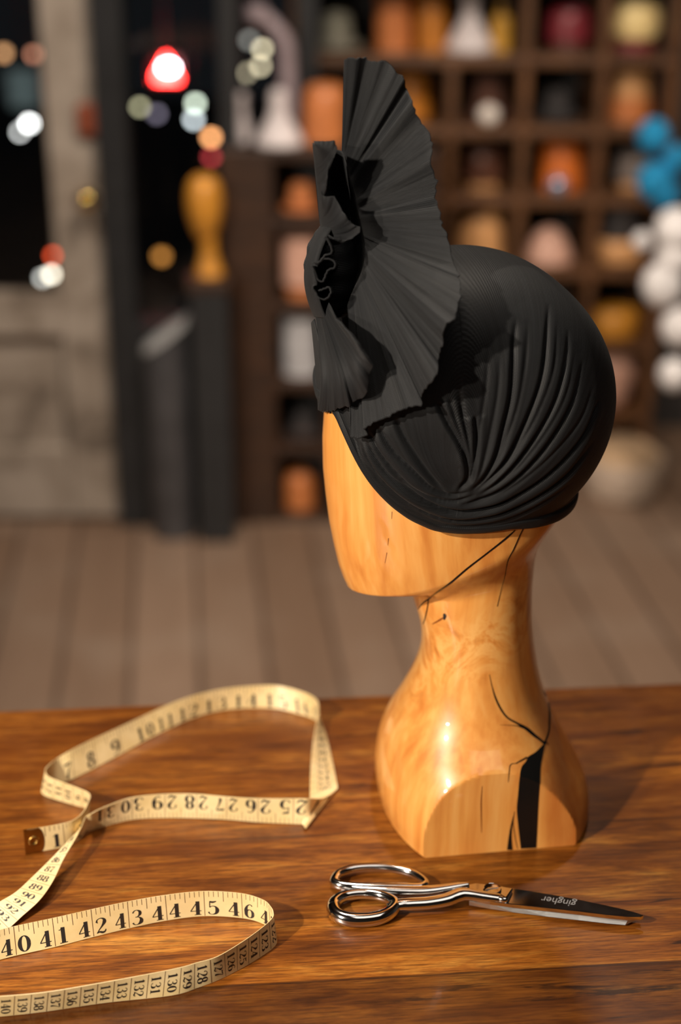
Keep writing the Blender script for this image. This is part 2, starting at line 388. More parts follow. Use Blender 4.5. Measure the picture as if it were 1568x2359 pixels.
# ---- door_1: peeling limewashed door, glazed above, panelled below
dx1 = X(262, DY); dx0 = dx1-0.98
door = bpy.data.objects.new('door_1', None); COL.objects.link(door); door.location = ((dx0+dx1)/2, DY, 0); door['_org'] = [(dx0+dx1)/2, DY, 0.0]; struct(door)
st_w = dx1-X(156, DY)
def rough_box(name, x0, x1, z0, z1, y, th, m, parent):
    bm = bmesh.new(); b = MB(); b.box(((x0+x1)/2, y, (z0+z1)/2), (x1-x0, th, z1-z0)); o = b.build(name, m, parent, smooth=False); bevel(o, 0.006); return o
zr = Z(668, DY)
rough_box('stile', dx1-st_w, dx1, 0.012, 2.2, DY, 0.06, M['plaster'], door)
rough_box('stile', dx0, dx0+st_w, 0.012, 2.2, DY, 0.06, M['plaster'], door)
rough_box('bottom_panel', dx0+st_w, dx1-st_w, 0.19, zr-0.10, DY+0.012, 0.03, M['plaster'], door)
rough_box('middle_rail', dx0+st_w, dx1-st_w, zr-0.11, zr, DY, 0.058, M['plaster'], door)
rough_box('bottom_rail', dx0+st_w, dx1-st_w, 0.012, 0.20, DY, 0.058, M['plaster'], door)
rough_box('top_rail', dx0+st_w, dx1-st_w, 2.05, 2.2, DY, 0.058, M['plaster'], door)
b = MB(); b.box(((dx0+dx1)/2, DY+0.005, (zr+2.05)/2), (0.98-2*st_w+0.01, 0.006, 2.05-zr+0.01)); gp = b.build('glass_pane', M['glass'], door, smooth=False)
kb = on_y(200, 462, DY-0.09)
b = MB(); b.tube([(kb[0], DY-0.03, kb[2]), (kb[0], DY-0.075, kb[2])], 0.009, up=(1, 0, 0))
ring = [(0.0001, -0.024), (0.012, -0.022), (0.022, -0.012), (0.025, 0.0), (0.021, 0.013), (0.010, 0.022), (0.0001, 0.024)]
v = []; n_ = 24
for r_, z_ in ring:
    for k in range(n_): a_ = 2*math.pi*k/n_; v.append((kb[0]+r_*math.cos(a_), kb[1]+z_, kb[2]+r_*math.sin(a_)))
b.add(v, [(i*n_+k, i*n_+(k+1)%n_, (i+1)*n_+(k+1)%n_, (i+1)*n_+k) for i in range(len(ring)-1) for k in range(n_)])
knob = b.build('door_knob', NT('polished_brass').set(Base_Color=srgb(226, 190, 110), Metallic=1.0, Roughness=0.08).m, door); knob['label'] = 'round polished brass knob'
lt = on_y(208, 276, DY-0.04)
b = MB(); b.box((lt[0], DY-0.042, lt[2]), (0.062, 0.025, 0.075)); lk = b.build('rim_lock', plain('rusty_iron', srgb(132, 62, 34), 0.7), door, smooth=False); bevel(lk, 0.012, 3); lk['label'] = 'rusty orange rim lock'
# ---- black frame posts and the shop window
jx0, jx1 = dx1+0.004, X(330, DY)
slab('trim_2', ((jx0+jx1)/2, DY, 1.525), (jx1-jx0, 0.12, 3.05), M['black'])
slab('trim_3', ((dx0+dx1)/2, DY, 2.26), (0.98, 0.12, 0.10), M['black'])
slab('wall_back_left', ((dx0-2.6)/2, DY+0.05, 1.525), (dx0+2.6, 0.1, 3.05), M['wallp'])
slab('wall_back_above', ((dx0+xs)/2, DY+0.05, 2.68), (xs-dx0, 0.1, 0.73), M['wallp'])
win = bpy.data.objects.new('window_1', None); COL.objects.link(win); win.location = ((jx1+xs)/2, DY, 0); win['_org'] = [(jx1+xs)/2, DY, 0.0]; struct(win)
b = MB(); zs = Z(735, DY); b.box(((jx1+xs)/2, DY, zs/2), (xs-jx1, 0.10, zs)); b.build('window_apron', M['black'], win, smooth=False)
b = MB(); b.box(((jx1+xs)/2, DY, 2.28), (xs-jx1, 0.10, 0.07)); b.build('window_head', M['black'], win, smooth=False)
b = MB(); b.box(((jx1+xs)/2, DY, (zs+2.25)/2), (xs-jx1, 0.006, 2.25-zs)); b.build('glass_pane', M['glass'], win, smooth=False)

win2 = bpy.data.objects.new('window_2', None); COL.objects.link(win2); win2.location = ((xs+xb)/2, 3.83, 0); win2['_org'] = [(xs+xb)/2, 3.83, 0.0]; struct(win2)
z2_ = Z(352, 3.83); xa2 = xs+0.042
b = MB(); b.box(((xa2+xb)/2, 3.83, z2_/2), (xb-xa2, 0.06, z2_)); b.build('window_apron', M['black'], win2, smooth=False)
b = MB(); b.box(((xa2+xb)/2, 3.83, 2.28), (xb-xa2, 0.06, 0.07)); b.build('window_head', M['black'], win2, smooth=False)
b = MB(); b.box(((xa2+xb)/2, 3.83, (z2_+2.25)/2), (xb-xa2, 0.006, 2.25-z2_)); b.build('glass_pane', M['glass'], win2, smooth=False)
slab('wall_back_upper', ((xa2+xb)/2, 3.83, 2.68), (xb-xa2, 0.06, 0.73), M['wallp'])

# ================================================================== table
TA = math.radians(4.7)
tx, ty = np.array([math.cos(TA), math.sin(TA), 0]), np.array([-math.sin(TA), math.cos(TA), 0])
T0 = ty*0.32 + tx*0.10 + np.array([0, 0, 0.0])
table = thing('table', 'dark oiled plank table carrying the wooden head, tape and shears', 'table', T0)
table.rotation_euler = (0, 0, TA)
def tlocal(b, name, m, bev=0.003):
    me = bpy.data.meshes.new(name); me.from_pydata([tuple(q) for q in b.v], [], b.f); me.materials.append(m)
    o = bpy.data.objects.new(name, me); COL.objects.link(o); o.parent = table; o['_org'] = list(T0); recalc(o)
    if bev: bevel(o, bev, 3)
    return o
b = MB(); b.box((0, 0.7925/2, TABLE_Z-0.02), (1.7, 0.7925, 0.04)); tlocal(b, 'tabletop', M['table'], 0.004)
for sx_ in (-1, 1):
    for y_ in (0.07, 0.72):
        b = MB(); b.box((sx_*0.77, y_, (TABLE_Z-0.04)/2), (0.07, 0.07, TABLE_Z-0.04)); tlocal(b, 'leg', M['shelfwood'])
b = MB()
for y_ in (0.07, 0.72): b.box((0, y_, TABLE_Z-0.085), (1.47, 0.025, 0.09))
for s_ in (-1, 1): b.box((s_*0.77, 0.395, TABLE_Z-0.085), (0.025, 0.58, 0.09))
tlocal(b, 'apron', M['shelfwood'])

# ================================================================== wooden head stand
HA = math.radians(8.0)
Sd = np.array([math.sin(HA), -math.cos(HA), 0]); Fh = np.array([-math.cos(HA), -math.sin(HA), 0]); Zv = np.array([0, 0, 1.0])
O = np.array([0.09848, 0.97045, TABLE_Z]); FLAT = 0.075
def HW(u, v, z): return O + np.multiply.outer(u, Fh) + np.multiply.outer(v, Sd) + np.multiply.outer(z, Zv)
def to_h(p): q = np.asarray(p)-O; return np.stack([q@Fh, q@Sd, q@Zv], -1)
NZ, NTH = 300, 320
z = np.r_[np.linspace(0, 0.004, 5), np.linspace(0.0053, 0.150, 96), np.linspace(0.151, 0.215, 110), np.linspace(0.2165, 0.399, 90)]
th = np.linspace(0, 2*np.pi, NTH, endpoint=False)
def prof(zz, tab): t = np.array(tab); return np.interp(zz, t[:, 0], t[:, 1])
def sm(zz, tab, k=0.006):
    return (prof(zz-k, tab)+prof(zz-k/2, tab)+prof(zz, tab)*2+prof(zz+k/2, tab)+prof(zz+k, tab))/6
uc = 0.003
nf = sm(z, [(0, .0690), (.0131, .0712), (.0264, .0714), (.043, .0691), (.0611, .0638), (.077, .0576), (.0945, .0499), (.1083, .0438), (.1204, .0404), (.1309, .0396), (.1432, .0407), (.1538, .0433), (.1644, .047), (.175, .050), (.3, .050), (.4, .03)])-uc
nb = uc-sm(z, [(0, -.0850), (.012, -.0850), (.022, -.0825), (.0342, -.0769), (.0539, -.0657), (.0752, -.0553), (.0958, -.0479), (.1142, -.0431), (.1321, -.0399), (.1533, -.0375), (.1741, -.0365), (.2111, -.0378), (.2242, -.041), (.30, -.045), (.4, -.03)])
nw = sm(z, [(0, .106), (.02, .103), (.04, .0945), (.056, .084), (.066, .0745), (.078, .062), (.09, .0535), (.105, .048), (.125, .0445), (.15, .0425), (.18, .042), (.25, .044), (.3, .044), (.4, .03)], 0.008)
hf = sm(z, [(.17, .0935), (.1808, .0946), (.1847, .0968), (.1966, .1007), (.2133, .1043), (.2298, .1073), (.2492, .1096), (.2683, .1113), (.2901, .1116), (.3085, .1104), (.33, .105), (.36, .088), (.38, .062), (.392, .035), (.399, .008)], 0.003)-uc
hb = uc-sm(z, [(.17, -.040), (.21, -.045), (.25, -.058), (.28, -.068), (.32, -.070), (.36, -.055), (.385, -.030), (.399, -.002)])
hw = sm(z, [(.17, .046), (.19, .0525), (.21, .0585), (.25, .066), (.30, .0705), (.34, .066), (.37, .050), (.389, .028), (.399, .005)])
def sup(a, b, n, th):
    c = np.abs(np.cos(th)); s = np.abs(np.sin(th)); return 1.0/((c/a)**n+(s/b)**n)**(1.0/n)
Rr = np.zeros((len(z), NTH))
for i, zz in enumerate(z):
    front = np.cos(th) >= 0
    rn = np.where(front, sup(nf[i], nw[i], 2.1, th), sup(nb[i], nw[i], 2.05, th))
    rh = np.where(front, sup(hf[i], hw[i], 1.85, th), sup(hb[i], hw[i], 2.1, th))
    q = (1-np.cos(th))/2
    zj = 0.1795 + 0.060*q**0.85
    dl = 0.0035 + 0.062*np.clip(q, 0, 1)**0.8
    # jaw underside climbs from the chin to the nape; the front keeps a crisp edge
    k = sstep((zz-(zj-dl*0.75))/dl)
    r = rn + (np.maximum(rh, rn)-rn)*k
    # flat chin plane: thin lip close under the chin
    Rr[i] = r
edge = np.where(z < 0.0012, 1-(0.0012-z)/0.0012*0.012, 1.0)
Rr *= edge[:, None]
Uh = uc+Rr*np.cos(th)[None]; Vh = np.clip(Rr*np.sin(th)[None], -FLAT, FLAT)
P = HW(Uh, Vh, np.repeat(z[:, None], NTH, 1))
mb = MB(); mb.grid(np.transpose(P, (1, 0, 2)), closed_u=True)
Lz = len(z)
mb.f.append(tuple(k*Lz for k in range(NTH))); mb.f.append(tuple(k*Lz+Lz-1 for k in range(NTH-1, -1, -1))); mb.m += [0, 0]
stand = thing('hat_stand_head', 'faceless varnished wooden head and bust stand wearing the black turban', 'display head', O)
body = mb.build('bust', M['head'], stand); smooth_angle(body, 24)
hbvh = BVHTree.FromPolygons([tuple(q) for q in mb.v], mb.f)
def hit(bvh, px, py, off=0.0):
    d = Vector(ray(px, py)).normalized(); loc, nor, idx, dist = bvh.ray_cast(Vector(CAM), d)
    if loc is None: return None
    if nor.dot(d) > 0: nor = -nor
    return np.array(loc+nor*off)
def strip_on(bvh, mbx, pts, widths, off=0.0002, nper=10, na=3, m=0):
    pts = np.asarray(pts, float); wd = np.asarray(widths, float)
    c = catmull(np.c_[pts, wd], nper); c = resample(c, max(12, len(c)))
    t = np.gradient(c[:, :2], axis=0); t /= np.linalg.norm(t, axis=1)[:, None]+1e-9
    nn = np.c_[-t[:, 1], t[:, 0]]; rows = []
    for q, n_ in zip(c, nn):
        row = [hit(bvh, *(q[:2]+n_*q[2]*s), off) for s in np.linspace(-0.5, 0.5, na)]
        if any(r is None for r in row):
            if len(rows) > 1: mbx.grid(rows, m)
            rows = []; continue
        rows.append(row)
    if len(rows) > 1: mbx.grid(rows, m)
def z5(x, y): return (840+x/2.8, 1450+y/2.8)
def z4(x, y): return (720+x/2.703, 940+y/2.703)
inl = MB()
Lb = [z5(*q) for q in [(1152, 738), (1100, 790), (1050, 822), (1038, 850), (1008, 890), (996, 960), (986, 1070), (979, 1160), (988, 1270), (998, 1360), (1006, 1426)]]
Rb = [z5(*q) for q in [(1162, 738), (1150, 790), (1142, 830), (1136, 860), (1131, 900), (1128, 980), (1121, 1080), (1116, 1170), (1112, 1260), (1108, 1350), (1104, 1420)]]
Lc, Rc = resample(catmull(Lb, 6), 60), resample(catmull(Rb, 6), 60)
Lc[0], Rc[0] = Lb[0], Rb[0]
rows = []
for l, r in zip(Lc, Rc):
    row = [hit(hbvh, *(l+(r-l)*s), 0.0003) for s in np.linspace(0, 1, 8)]
    if all(q is not None and q[2] > TABLE_Z+0.0002 for q in row): rows.append(row)
inl.grid(rows)
def crack(f, pts, wd, **kw): strip_on(hbvh, inl, [f(*q) for q in pts], np.array(wd, float), **kw)
crack(z5, [(958, 1200), (944, 1270), (936, 1340), (934, 1422)], [0.6, 4, 7, 13])
crack(z5, [(965, 1175), (955, 1240), (962, 1300), (972, 1360), (985, 1415)], [1, 1.4, 1.4, 1.3, 1])
crack(z5, [(803, 290), (820, 370), (845, 450), (880, 520), (920, 570), (980, 605), (1040, 640), (1090, 682), (1130, 712), (1165, 742)], [1, 2, 4, 4.2, 4, 4.5, 7.5, 7, 5, 6])
crack(z5, [(870, 616), (930, 618), (985, 624), (1030, 640)], [0.6, 1.2, 2, 3])
crack(z5, [(1150, 395), (1172, 440), (1190, 510), (1189, 600), (1185, 660), (1160, 730)], [1.5, 3.5, 5, 4.5, 4, 5])
crack(z5, [(1160, 715), (1185, 745)], [3, 0.8]); 
crack(z5, [(1045, 825), (1000, 850), (965, 868)], [4, 3.5, 0.8])
crack(z5, [(985, 865), (940, 872), (930, 920), (924, 985)], [1, 2.2, 2, 0.8])
crack(z4, [(1260, 760), (1215, 800), (1160, 845), (1070, 915), (960, 1000), (860, 1085), (770, 1150), (720, 1190), (685, 1215), (650, 1262)], [2, 4, 4, 3.6, 4.2, 4.2, 3.4, 3.4, 2.6, 1.2])
crack(z4, [(722, 1188), (715, 1240), (702, 1300), (688, 1345)], [2.2, 2.6, 2.4, 1.6])
crack(z4, [(1325, 722), (1290, 790), (1250, 880), (1215, 950), (1195, 1050), (1175, 1120), (1148, 1235)], [2, 2.4, 2.6, 2.2, 1.3, 1.1, 1.4])
crack(z4, [(815, 1280), (822, 1295), (818, 1318)], [4, 8, 4])
inlo = inl.build('resin_inlay', M['inlay'], stand, fix=False); inlo['label'] = 'black resin filling the cracks'
def mark(f, pts, wd):
    gm = MB(); strip_on(hbvh, gm, [f(*q) for q in pts], np.array(wd, float), off=0.00015); gm.build('grain_mark', M['knotbrown'], stand, fix=False)
mark(z5, [(756, 1010), (750, 1100), (750, 1190), (752, 1310)], [1, 2.4, 2.4, 1])
mark(z4, [(494, 645), (492, 690)], [1.6, 0.8]); mark(z4, [(472, 810), (468, 855)], [2, 0.8]); mark(z4, [(462, 900), (450, 965)], [1.8, 0.8])
mark(z4, [(745, 1345), (790, 1320), (812, 1305)], [2, 4, 3])

# ================================================================== turban
turban = thing('turban_hat', 'black pleated turban with a tall fan bow, worn by the wooden head', 'hat', O+np.array([0, 0, 0.22]))
HC = np.array([0.0165, 0.0, 0.318]); HR = np.array([0.0970, 0.0825, 0.0945])
pole = np.array([-0.344, 0, 0.939]); pole /= np.linalg.norm(pole); e1 = np.array([0.939, 0, 0.344]); e1 /= np.linalg.norm(e1); e2 = np.array([0, 1.0, 0])
def hdir(az, lat): return np.multiply.outer(np.cos(lat)*np.cos(az), e1)+np.multiply.outer(np.cos(lat)*np.sin(az), e2)+np.multiply.outer(np.sin(lat), pole)
HN = 3.0
def ell(d):
    q = d/HR; return 1.0/((q[..., 0]**2+q[..., 2]**2)**(HN/2)+np.abs(q[..., 1])**HN)**(1/HN)
# plain ellipsoid for projecting photo points onto the cloth
az_ = np.linspace(0, 2*np.pi, 160, endpoint=False); la_ = np.linspace(-np.pi/2+.01, np.pi/2-.01, 90)
AZ, LA = np.meshgrid(az_, la_, indexing='ij')
D = np.cos(LA)[..., None]*np.cos(AZ)[..., None]*e1+np.cos(LA)[..., None]*np.sin(AZ)[..., None]*e2+np.sin(LA)[..., None]*pole
Q = HC+D*ell(D)[..., None]; eb = MB(); eb.grid(HW(Q[..., 0], Q[..., 1], Q[..., 2]), closed_u=True)
ebvh = BVHTree.FromPolygons([tuple(q) for q in eb.v], eb.f)
def on_hat(px, py):
    h = hit(ebvh, px, py)
    return None if h is None else to_h(h)
brim_px = [(772, 945), (790, 985), (812, 1035), (838, 1085), (868, 1126), (905, 1163), (945, 1192), (1000, 1217), (1060, 1224), (1120, 1221), (1180, 1211)]
bz = []
for q in brim_px:
    h = on_hat(*q)
    c = np.array([1050, 905.]); d = np.array(q)-c
    for s in np.linspace(1, 0.8, 101):
        h = on_hat(*(c+d*s))
        if h is not None: break
    d = h-HC; d = d/np.linalg.norm(d)
    bz.append((math.atan2(d@e2, d@e1), math.asin(d@pole)))
bz = sorted(bz)
bz = [(0.0, math.radians(-20))]+bz+[(math.radians(a), math.radians(l)) for a, l in ((138, -30), (150, -26.5), (165, -24), (180, -23))]
bz = np.array([q for i, q in enumerate(bz) if i == 0 or q[0] > bz[i-1][0]])
NA, NS = 1000, 360
az = (np.arange(NA)+0.5)/NA*2*np.pi; aa = np.minimum(az, 2*np.pi-az)
def blat_raw(a): return np.interp(a, bz[:, 0], bz[:, 1])
blat = sum(blat_raw(np.clip(np.abs(aa+o_), 0, np.pi)) for o_ in np.linspace(-.06, .06, 9))/9
sv = np.linspace(0, 1, NS)
LAT = blat[:, None]+(np.pi/2-1e-3-blat[:, None])*sv[None]
AZ = np.repeat(az[:, None], NS, 1)
D = np.cos(LAT)[..., None]*np.cos(AZ)[..., None]*e1+np.cos(LAT)[..., None]*np.sin(AZ)[..., None]*e2+np.sin(LAT)[..., None]*pole
RB = ell(D)
# the cloth never cuts into the wooden head
hc_w = HW(HC[0], HC[1], HC[2]); ax3 = np.stack([Fh, Sd, Zv])
NJ = NS//9
need = np.zeros((NA, NJ))
for i in range(0, NA, 4):
    for j in range(NJ):
        d = Vector(D[i, j*3]@ax3); loc, nor, idx, dist = hbvh.ray_cast(Vector(hc_w), d); need[i:i+4, j] = 0 if dist is None else dist
ns_ = np.zeros((NA, NS)); ns_[:, :NJ*3] = np.repeat(need, 3, 1)
for _ in range(10):
    ns_ = (np.roll(ns_, 1, 0)+np.roll(ns_, -1, 0)+2*ns_)/4; ns_[:, 1:NJ*3-4] = (ns_[:, :NJ*3-5]+ns_[:, 2:NJ*3-3]+2*ns_[:, 1:NJ*3-4])/4
k_ = np.maximum(0, ns_+0.0036-RB)
for _ in range(6):
    k_ = np.maximum(k_, 0); k2 = (np.roll(k_, 1, 0)+np.roll(k_, -1, 0)+2*k_)/4; k2[:, 1:-1] = (k2[:, :-2]+k2[:, 2:]+2*k2[:, 1:-1])/4; k_ = np.maximum(k2, np.maximum(0, ns_+0.0032-RB))
RB = RB+k_
base = HC+D*RB[..., None]                       # head-frame points
# ---- folds: creases drawn on the side of the turban
def z3(x, y): return (760+x/2.376, 780+y/2.376)
CR = [
 ([(355, 440), (400, 540), (470, 650), (560, 770), (630, 838)], 2.2, 0.9),
 ([(585, 350), (640, 460), (700, 560), (735, 640), (750, 720), (738, 780), (690, 835)], 2.6, 0.8),
 ([(700, 260), (720, 400), (750, 540), (765, 640), (762, 740)], 1.8, 0.8),
 ([(790, 420), (797, 560), (785, 680), (762, 790)], 2.4, 0.7),
 ([(1015, -120), (1000, 60), (985, 300), (950, 460), (900, 640), (835, 760), (765, 830)], 2.6, 0.9),
 ([(1195, -200), (1180, 0), (1150, 220), (1080, 420), (980, 620), (880, 750), (790, 832)], 2.4, 0.9),
 ([(1300, -60), (1290, 100), (1230, 330), (1130, 520), (1000, 690), (890, 795), (800, 850)], 2.2, 0.9),
 ([(1385, 100), (1320, 350), (1200, 560), (1050, 730), (900, 840), (760, 890), (660, 885)], 2.0, 1.0),
 ([(1470, 330), (1380, 540), (1200, 740), (1000, 870), (850, 920), (700, 932), (560, 892), (420, 800), (310, 680)], 2.2, 1.0),
 ([(215, 520), (300, 660), (430, 790), (560, 860), (680, 882), (800, 852)], 2.0, 0.8),
 ([(200, 560), (300, 720), (430, 830), (570, 912), (700, 948), (860, 930), (1010, 880)], 2.2, 0.9),
 ([(262, 490), (340, 610), (440, 710), (540, 800), (630, 846), (700, 850), (770, 830)], 2.2, 0.7),
 ([(160, 560), (250, 730), (380, 862), (540, 955), (700, 990), (900, 968), (1100, 890), (1300, 750), (1445, 560)], 2.0, 1.0),
 ([(290, 520), (420, 668), (540, 790)], 0.65, 0.7),
 ([(860, 60), (850, 260), (815, 480), (775, 640)], 0.65, 0.7),
 ([(925, 60), (915, 280), (880, 480), (830, 680), (780, 800)], 0.65, 0.7),
 ([(1080, -100), (1060, 150), (1015, 380), (930, 600), (850, 750)], 0.65, 0.7),
 ([(1240, -100), (1215, 170), (1120, 420), (1010, 600), (900, 740)], 0.65, 0.7),
 ([(1340, 60), (1285, 300), (1180, 500), (1040, 680), (930, 780)], 0.65, 0.7),
 ([(1440, 250), (1360, 450), (1200, 640), (1020, 790), (860, 880)], 0.65, 0.7),
 ([(650, 330), (690, 450), (730, 570), (757, 690)], 1.2, 0.6),
 ([(100, 480), (180, 650), (300, 810), (450, 930), (600, 1000), (760, 1020), (960, 990), (1150, 905), (1330, 780)], 1.0, 0.9),
]
pts_side = base.reshape(-1, 3); near = (base[..., 1] >= 0).reshape(-1)
pn = pts_side[near].astype(np.float32)
disp_n = np.zeros(len(pn), np.float32)
for poly, dep, wid in CR:
    c = resample(catmull([z3(*q) for q in poly], 8), 70)
    P3 = [on_hat(*q) for q in c]; keep = [i for i, q in enumerate(P3) if q is not None]
    P3 = np.array([P3[i] for i in keep], np.float32); tp = np.array(keep)/69.0
    if len(P3) < 4: continue
    best = np.full(len(pn), 1.0, np.float32); bi = np.zeros(len(pn), int)
    for s0 in range(0, len(pn), 20000):
        d2 = ((pn[s0:s0+20000, None, :]-P3[None])**2).sum(-1); bi[s0:s0+20000] = d2.argmin(1); best[s0:s0+20000] = np.sqrt(d2.min(1))
    for di in (-1, 0):      # exact distance to the two neighbouring segments
        i0_ = np.clip(bi+di, 0, len(P3)-2); a0 = P3[i0_]; ab = P3[i0_+1]-a0
        tt_ = np.clip(((pn-a0)*ab).sum(1)/((ab*ab).sum(1)+1e-12), 0, 1); best = np.minimum(best, np.linalg.norm(pn-(a0+ab*tt_[:, None]), axis=1).astype(np.float32))
    # side of the crease, measured in the surface
    tg = np.gradient(P3, axis=0); tg /= np.linalg.norm(tg, axis=1)[:, None]
    nrm = P3-HC; nrm /= np.linalg.norm(nrm, axis=1)[:, None]; sd = np.cross(nrm, tg)
    sgn = np.sign(((pn-P3[bi])*sd[bi]).sum(1))
    e = np.clip(np.minimum(tp[bi]/(0.05 if poly[0][1] > 300 else 0.25), (1-tp[bi])/0.12), 0.0, 1.0); e = np.where((bi == 0) | (bi == len(P3)-1), e*0.3, e)
    groove = -np.exp(-(best/(0.0013*wid+0.0004))**2)*np.where(sgn < 0, 0.8, 1.0)
    shelf = np.where(sgn < 0, np.exp(-best/(0.0085*wid))*(1-0.30*np.exp(-(best/0.0016)**2)), 0.0)
    lip = np.where(sgn > 0, 0.30, 0.0)*np.exp(-((best-0.0050*wid)/(0.0040*wid))**2)
    disp_n += (e*dep*0.001*(1.25*groove+0.80*shelf+1.2*lip)).astype(np.float32)
disp = np.zeros(NA*NS); disp[near] = np.clip(disp_n, -0.0032, 0.0046)
disp = disp.reshape(NA, NS); half = NA//2
for _ in range(2):
    dd = disp.copy(); dd[1:half-1] = (disp[:half-2]+2*disp[1:half-1]+disp[2:half])/4; disp = dd
    dd = disp.copy(); dd[:, 1:-1] = (disp[:, :-2]+2*disp[:, 1:-1]+disp[:, 2:])/4; disp = dd
disp[half:] = disp[:half][::-1]                 # the far side is draped the same way
# weave coordinates: threads follow the drape around the gathering point
PG = on_hat(*z3(705, 842)); 
xr = (PG[0]-base[..., 0]); yr = base[..., 2]-PG[2]-0.010
rr = np.sqrt(xr**2+yr**2)
phi = np.sign(xr)*np.sqrt(np.maximum(rr-0.93*yr, 0)+1e-6)
uvU = phi*620; uvV = rr*1000/1.6
seamfade = np.clip(sv*NS/6, 0, 1)[None]
surf = base+D*np.maximum(disp*seamfade, ns_+0.0006-RB)[..., None]
rowin = HC+D[:, :1]*(RB[:, :1]-0.0014)[..., None]
lat2 = blat+0.10
D2 = np.cos(lat2)[:, None]*np.cos(az)[:, None]*e1+np.cos(lat2)[:, None]*np.sin(az)[:, None]*e2+np.sin(lat2)[:, None]*pole
rowin2 = (HC+D2*(RB[:, 8]-0.0018)[:, None])[:, None]
full = np.concatenate([rowin2, rowin, surf], 1)
UVu = np.concatenate([uvU[:, :1], uvU[:, :1], uvU], 1); UVv = np.concatenate([uvV[:, :1], uvV[:, :1], uvV], 1)
cb = MB(); cb.grid(HW(full[..., 0], full[..., 1], full[..., 2]), closed_u=True)
crown = link('crown', cb.v, cb.f, M['crowncloth'], turban, uv=np.stack([UVu.ravel(), UVv.ravel()], 1)); recalc(crown)
# ---- rolled band along the edge
nb_ = 12; prof_t = np.linspace(0, 1, nb_)
bandw = 0.085
rows = []; buv = []
arc = np.r_[0, np.cumsum(np.linalg.norm(np.diff(surf[:, 0], axis=0), axis=1))]
for k, t in enumerate(prof_t):
    la = blat-0.012+bandw*t
    Dk = np.cos(la)[:, None]*np.cos(az)[:, None]*e1+np.cos(la)[:, None]*np.sin(az)[:, None]*e2+np.sin(la)[:, None]*pole
    hgt = 0.0022*math.sin(math.pi*min(1, max(0, t)))**0.5 if 0 < t < 1 else -0.0012
    kk = np.array([np.interp(la[i], LAT[i], RB[i]) for i in range(NA)])
    rows.append(HC+Dk*(kk+0.0006+hgt)[:, None]); buv.append(np.stack([np.full(NA, k*0.9), arc*1000/1.2], 1))
rows = np.array(rows).transpose(1, 0, 2); buv = np.array(buv).transpose(1, 0, 2)
bb = MB(); bb.grid(HW(rows[..., 0], rows[..., 1], rows[..., 2]), closed_u=True)
recalc(link('edge_band', bb.v, bb.f, M['crowncloth'], turban, uv=buv.reshape(-1, 2)))

# ---- the bow: gathered fans of pleated cloth
def at_v(px, py, v): return to_h(on_p(px, py, O+Sd*v, Sd))
def fan(name, rows, nt, ns, pleat, seed, thick=0.0007, easing=0.8, thread=1.1, label=None, bow=0.0, soft=(), smooth_outer=False):
    """rows: (inner px, py, v, outer px, py, v); cloth runs from the gathered inner line to the free rim"""
    r = np.array(rows, float)
    inner = np.array([at_v(*q[:3]) for q in r]); outer = np.array([at_v(*q[3:]) for q in r])
    t0 = np.r_[0, np.cumsum(np.linalg.norm(np.diff(outer, axis=0), axis=1)+0.35*np.linalg.norm(np.diff(inner, axis=0), axis=1))]; L = t0[-1]; t0 /= L
    tt = np.linspace(0, 1, nt)
    def cr(Pt):   # monotone-ish interpolation
        cc = np.stack([np.interp(tt, t0, Pt[:, k]) for k in range(3)], 1)
        kern = max(1, nt//60)
        pad = np.pad(cc, ((kern, kern), (0, 0)), 'edge'); out = sum(pad[kern+o_:kern+o_+nt] for o_ in range(-kern, kern+1))/(2*kern+1); return out
    I = cr(inner); Oo = np.stack([np.interp(tt, t0, outer[:, k]) for k in range(3)], 1)
    if smooth_outer: Oo = cr(outer)
    g = np.random.RandomState(seed)
    rim = np.interp(tt*L, np.arange(0, L+.004, 0.0022), g.randn(len(np.arange(0, L+.004, 0.0022)))*0.0005)
    ss = np.linspace(0, 1, ns)
    ph = np.cumsum(1+0.75*np.interp(tt, np.linspace(0, 1, 18), g.randn(18))); ph = (ph-ph[0])/(ph[-1]-ph[0])
    amp = np.interp(tt, np.linspace(0, 1, 14), 0.45+0.75*g.rand(14))
    wv = np.sin(ph*2*np.pi*pleat[0])*amp; wv = np.sign(wv)*np.abs(wv)**0.8
    w2 = np.sin(ph*2*np.pi*pleat[0]*3.1+1.0)*0.28*np.interp(tt, np.linspace(0, 1, 9), g.rand(9))
    folds = np.zeros(nt)
    for (tc, dpt, wd) in soft: folds += dpt*np.tanh((tt-tc)/wd*2.2)*np.exp(-((tt-tc)/(wd*3.2))**2)
    S_, T_ = np.meshgrid(ss, tt, indexing='xy')
    P = I[:, None]+(Oo-I)[:, None]*ss[None, :, None]
    vv = I[:, 1][:, None]+(Oo[:, 1]-I[:, 1])[:, None]*(ss[None]**easing)
    vv += bow*np.sin(np.pi*ss)[None]
    env = (ss[None]**0.75)*(1-0.35*ss[None])
    vv += pleat[1]*(wv+w2)[:, None]*env + folds[:, None]*(ss[None]**0.6)
    P[..., 1] = vv
    d = Oo-I; d /= np.linalg.norm(d, axis=1)[:, None]
    P += d[:, None]*(rim[:, None]*ss[None]**6)[..., None]
    uvu = np.repeat((tt*L*1000/thread)[:, None], ns, 1); uvv = np.repeat(ss[None], nt, 0)*np.linalg.norm(Oo-I, axis=1).mean()*1000/1.5
    m = MB(); m.grid(HW(P[..., 0], P[..., 1], P[..., 2]))
    o = link(name, m.v, m.f, M['cloth'], turban, uv=np.stack([uvu.ravel(), uvv.ravel()], 1))
    so = o.modifiers.new('cloth thickness', 'SOLIDIFY'); so.thickness = thick; so.offset = 0
    if label: o['label'] = label
    return o
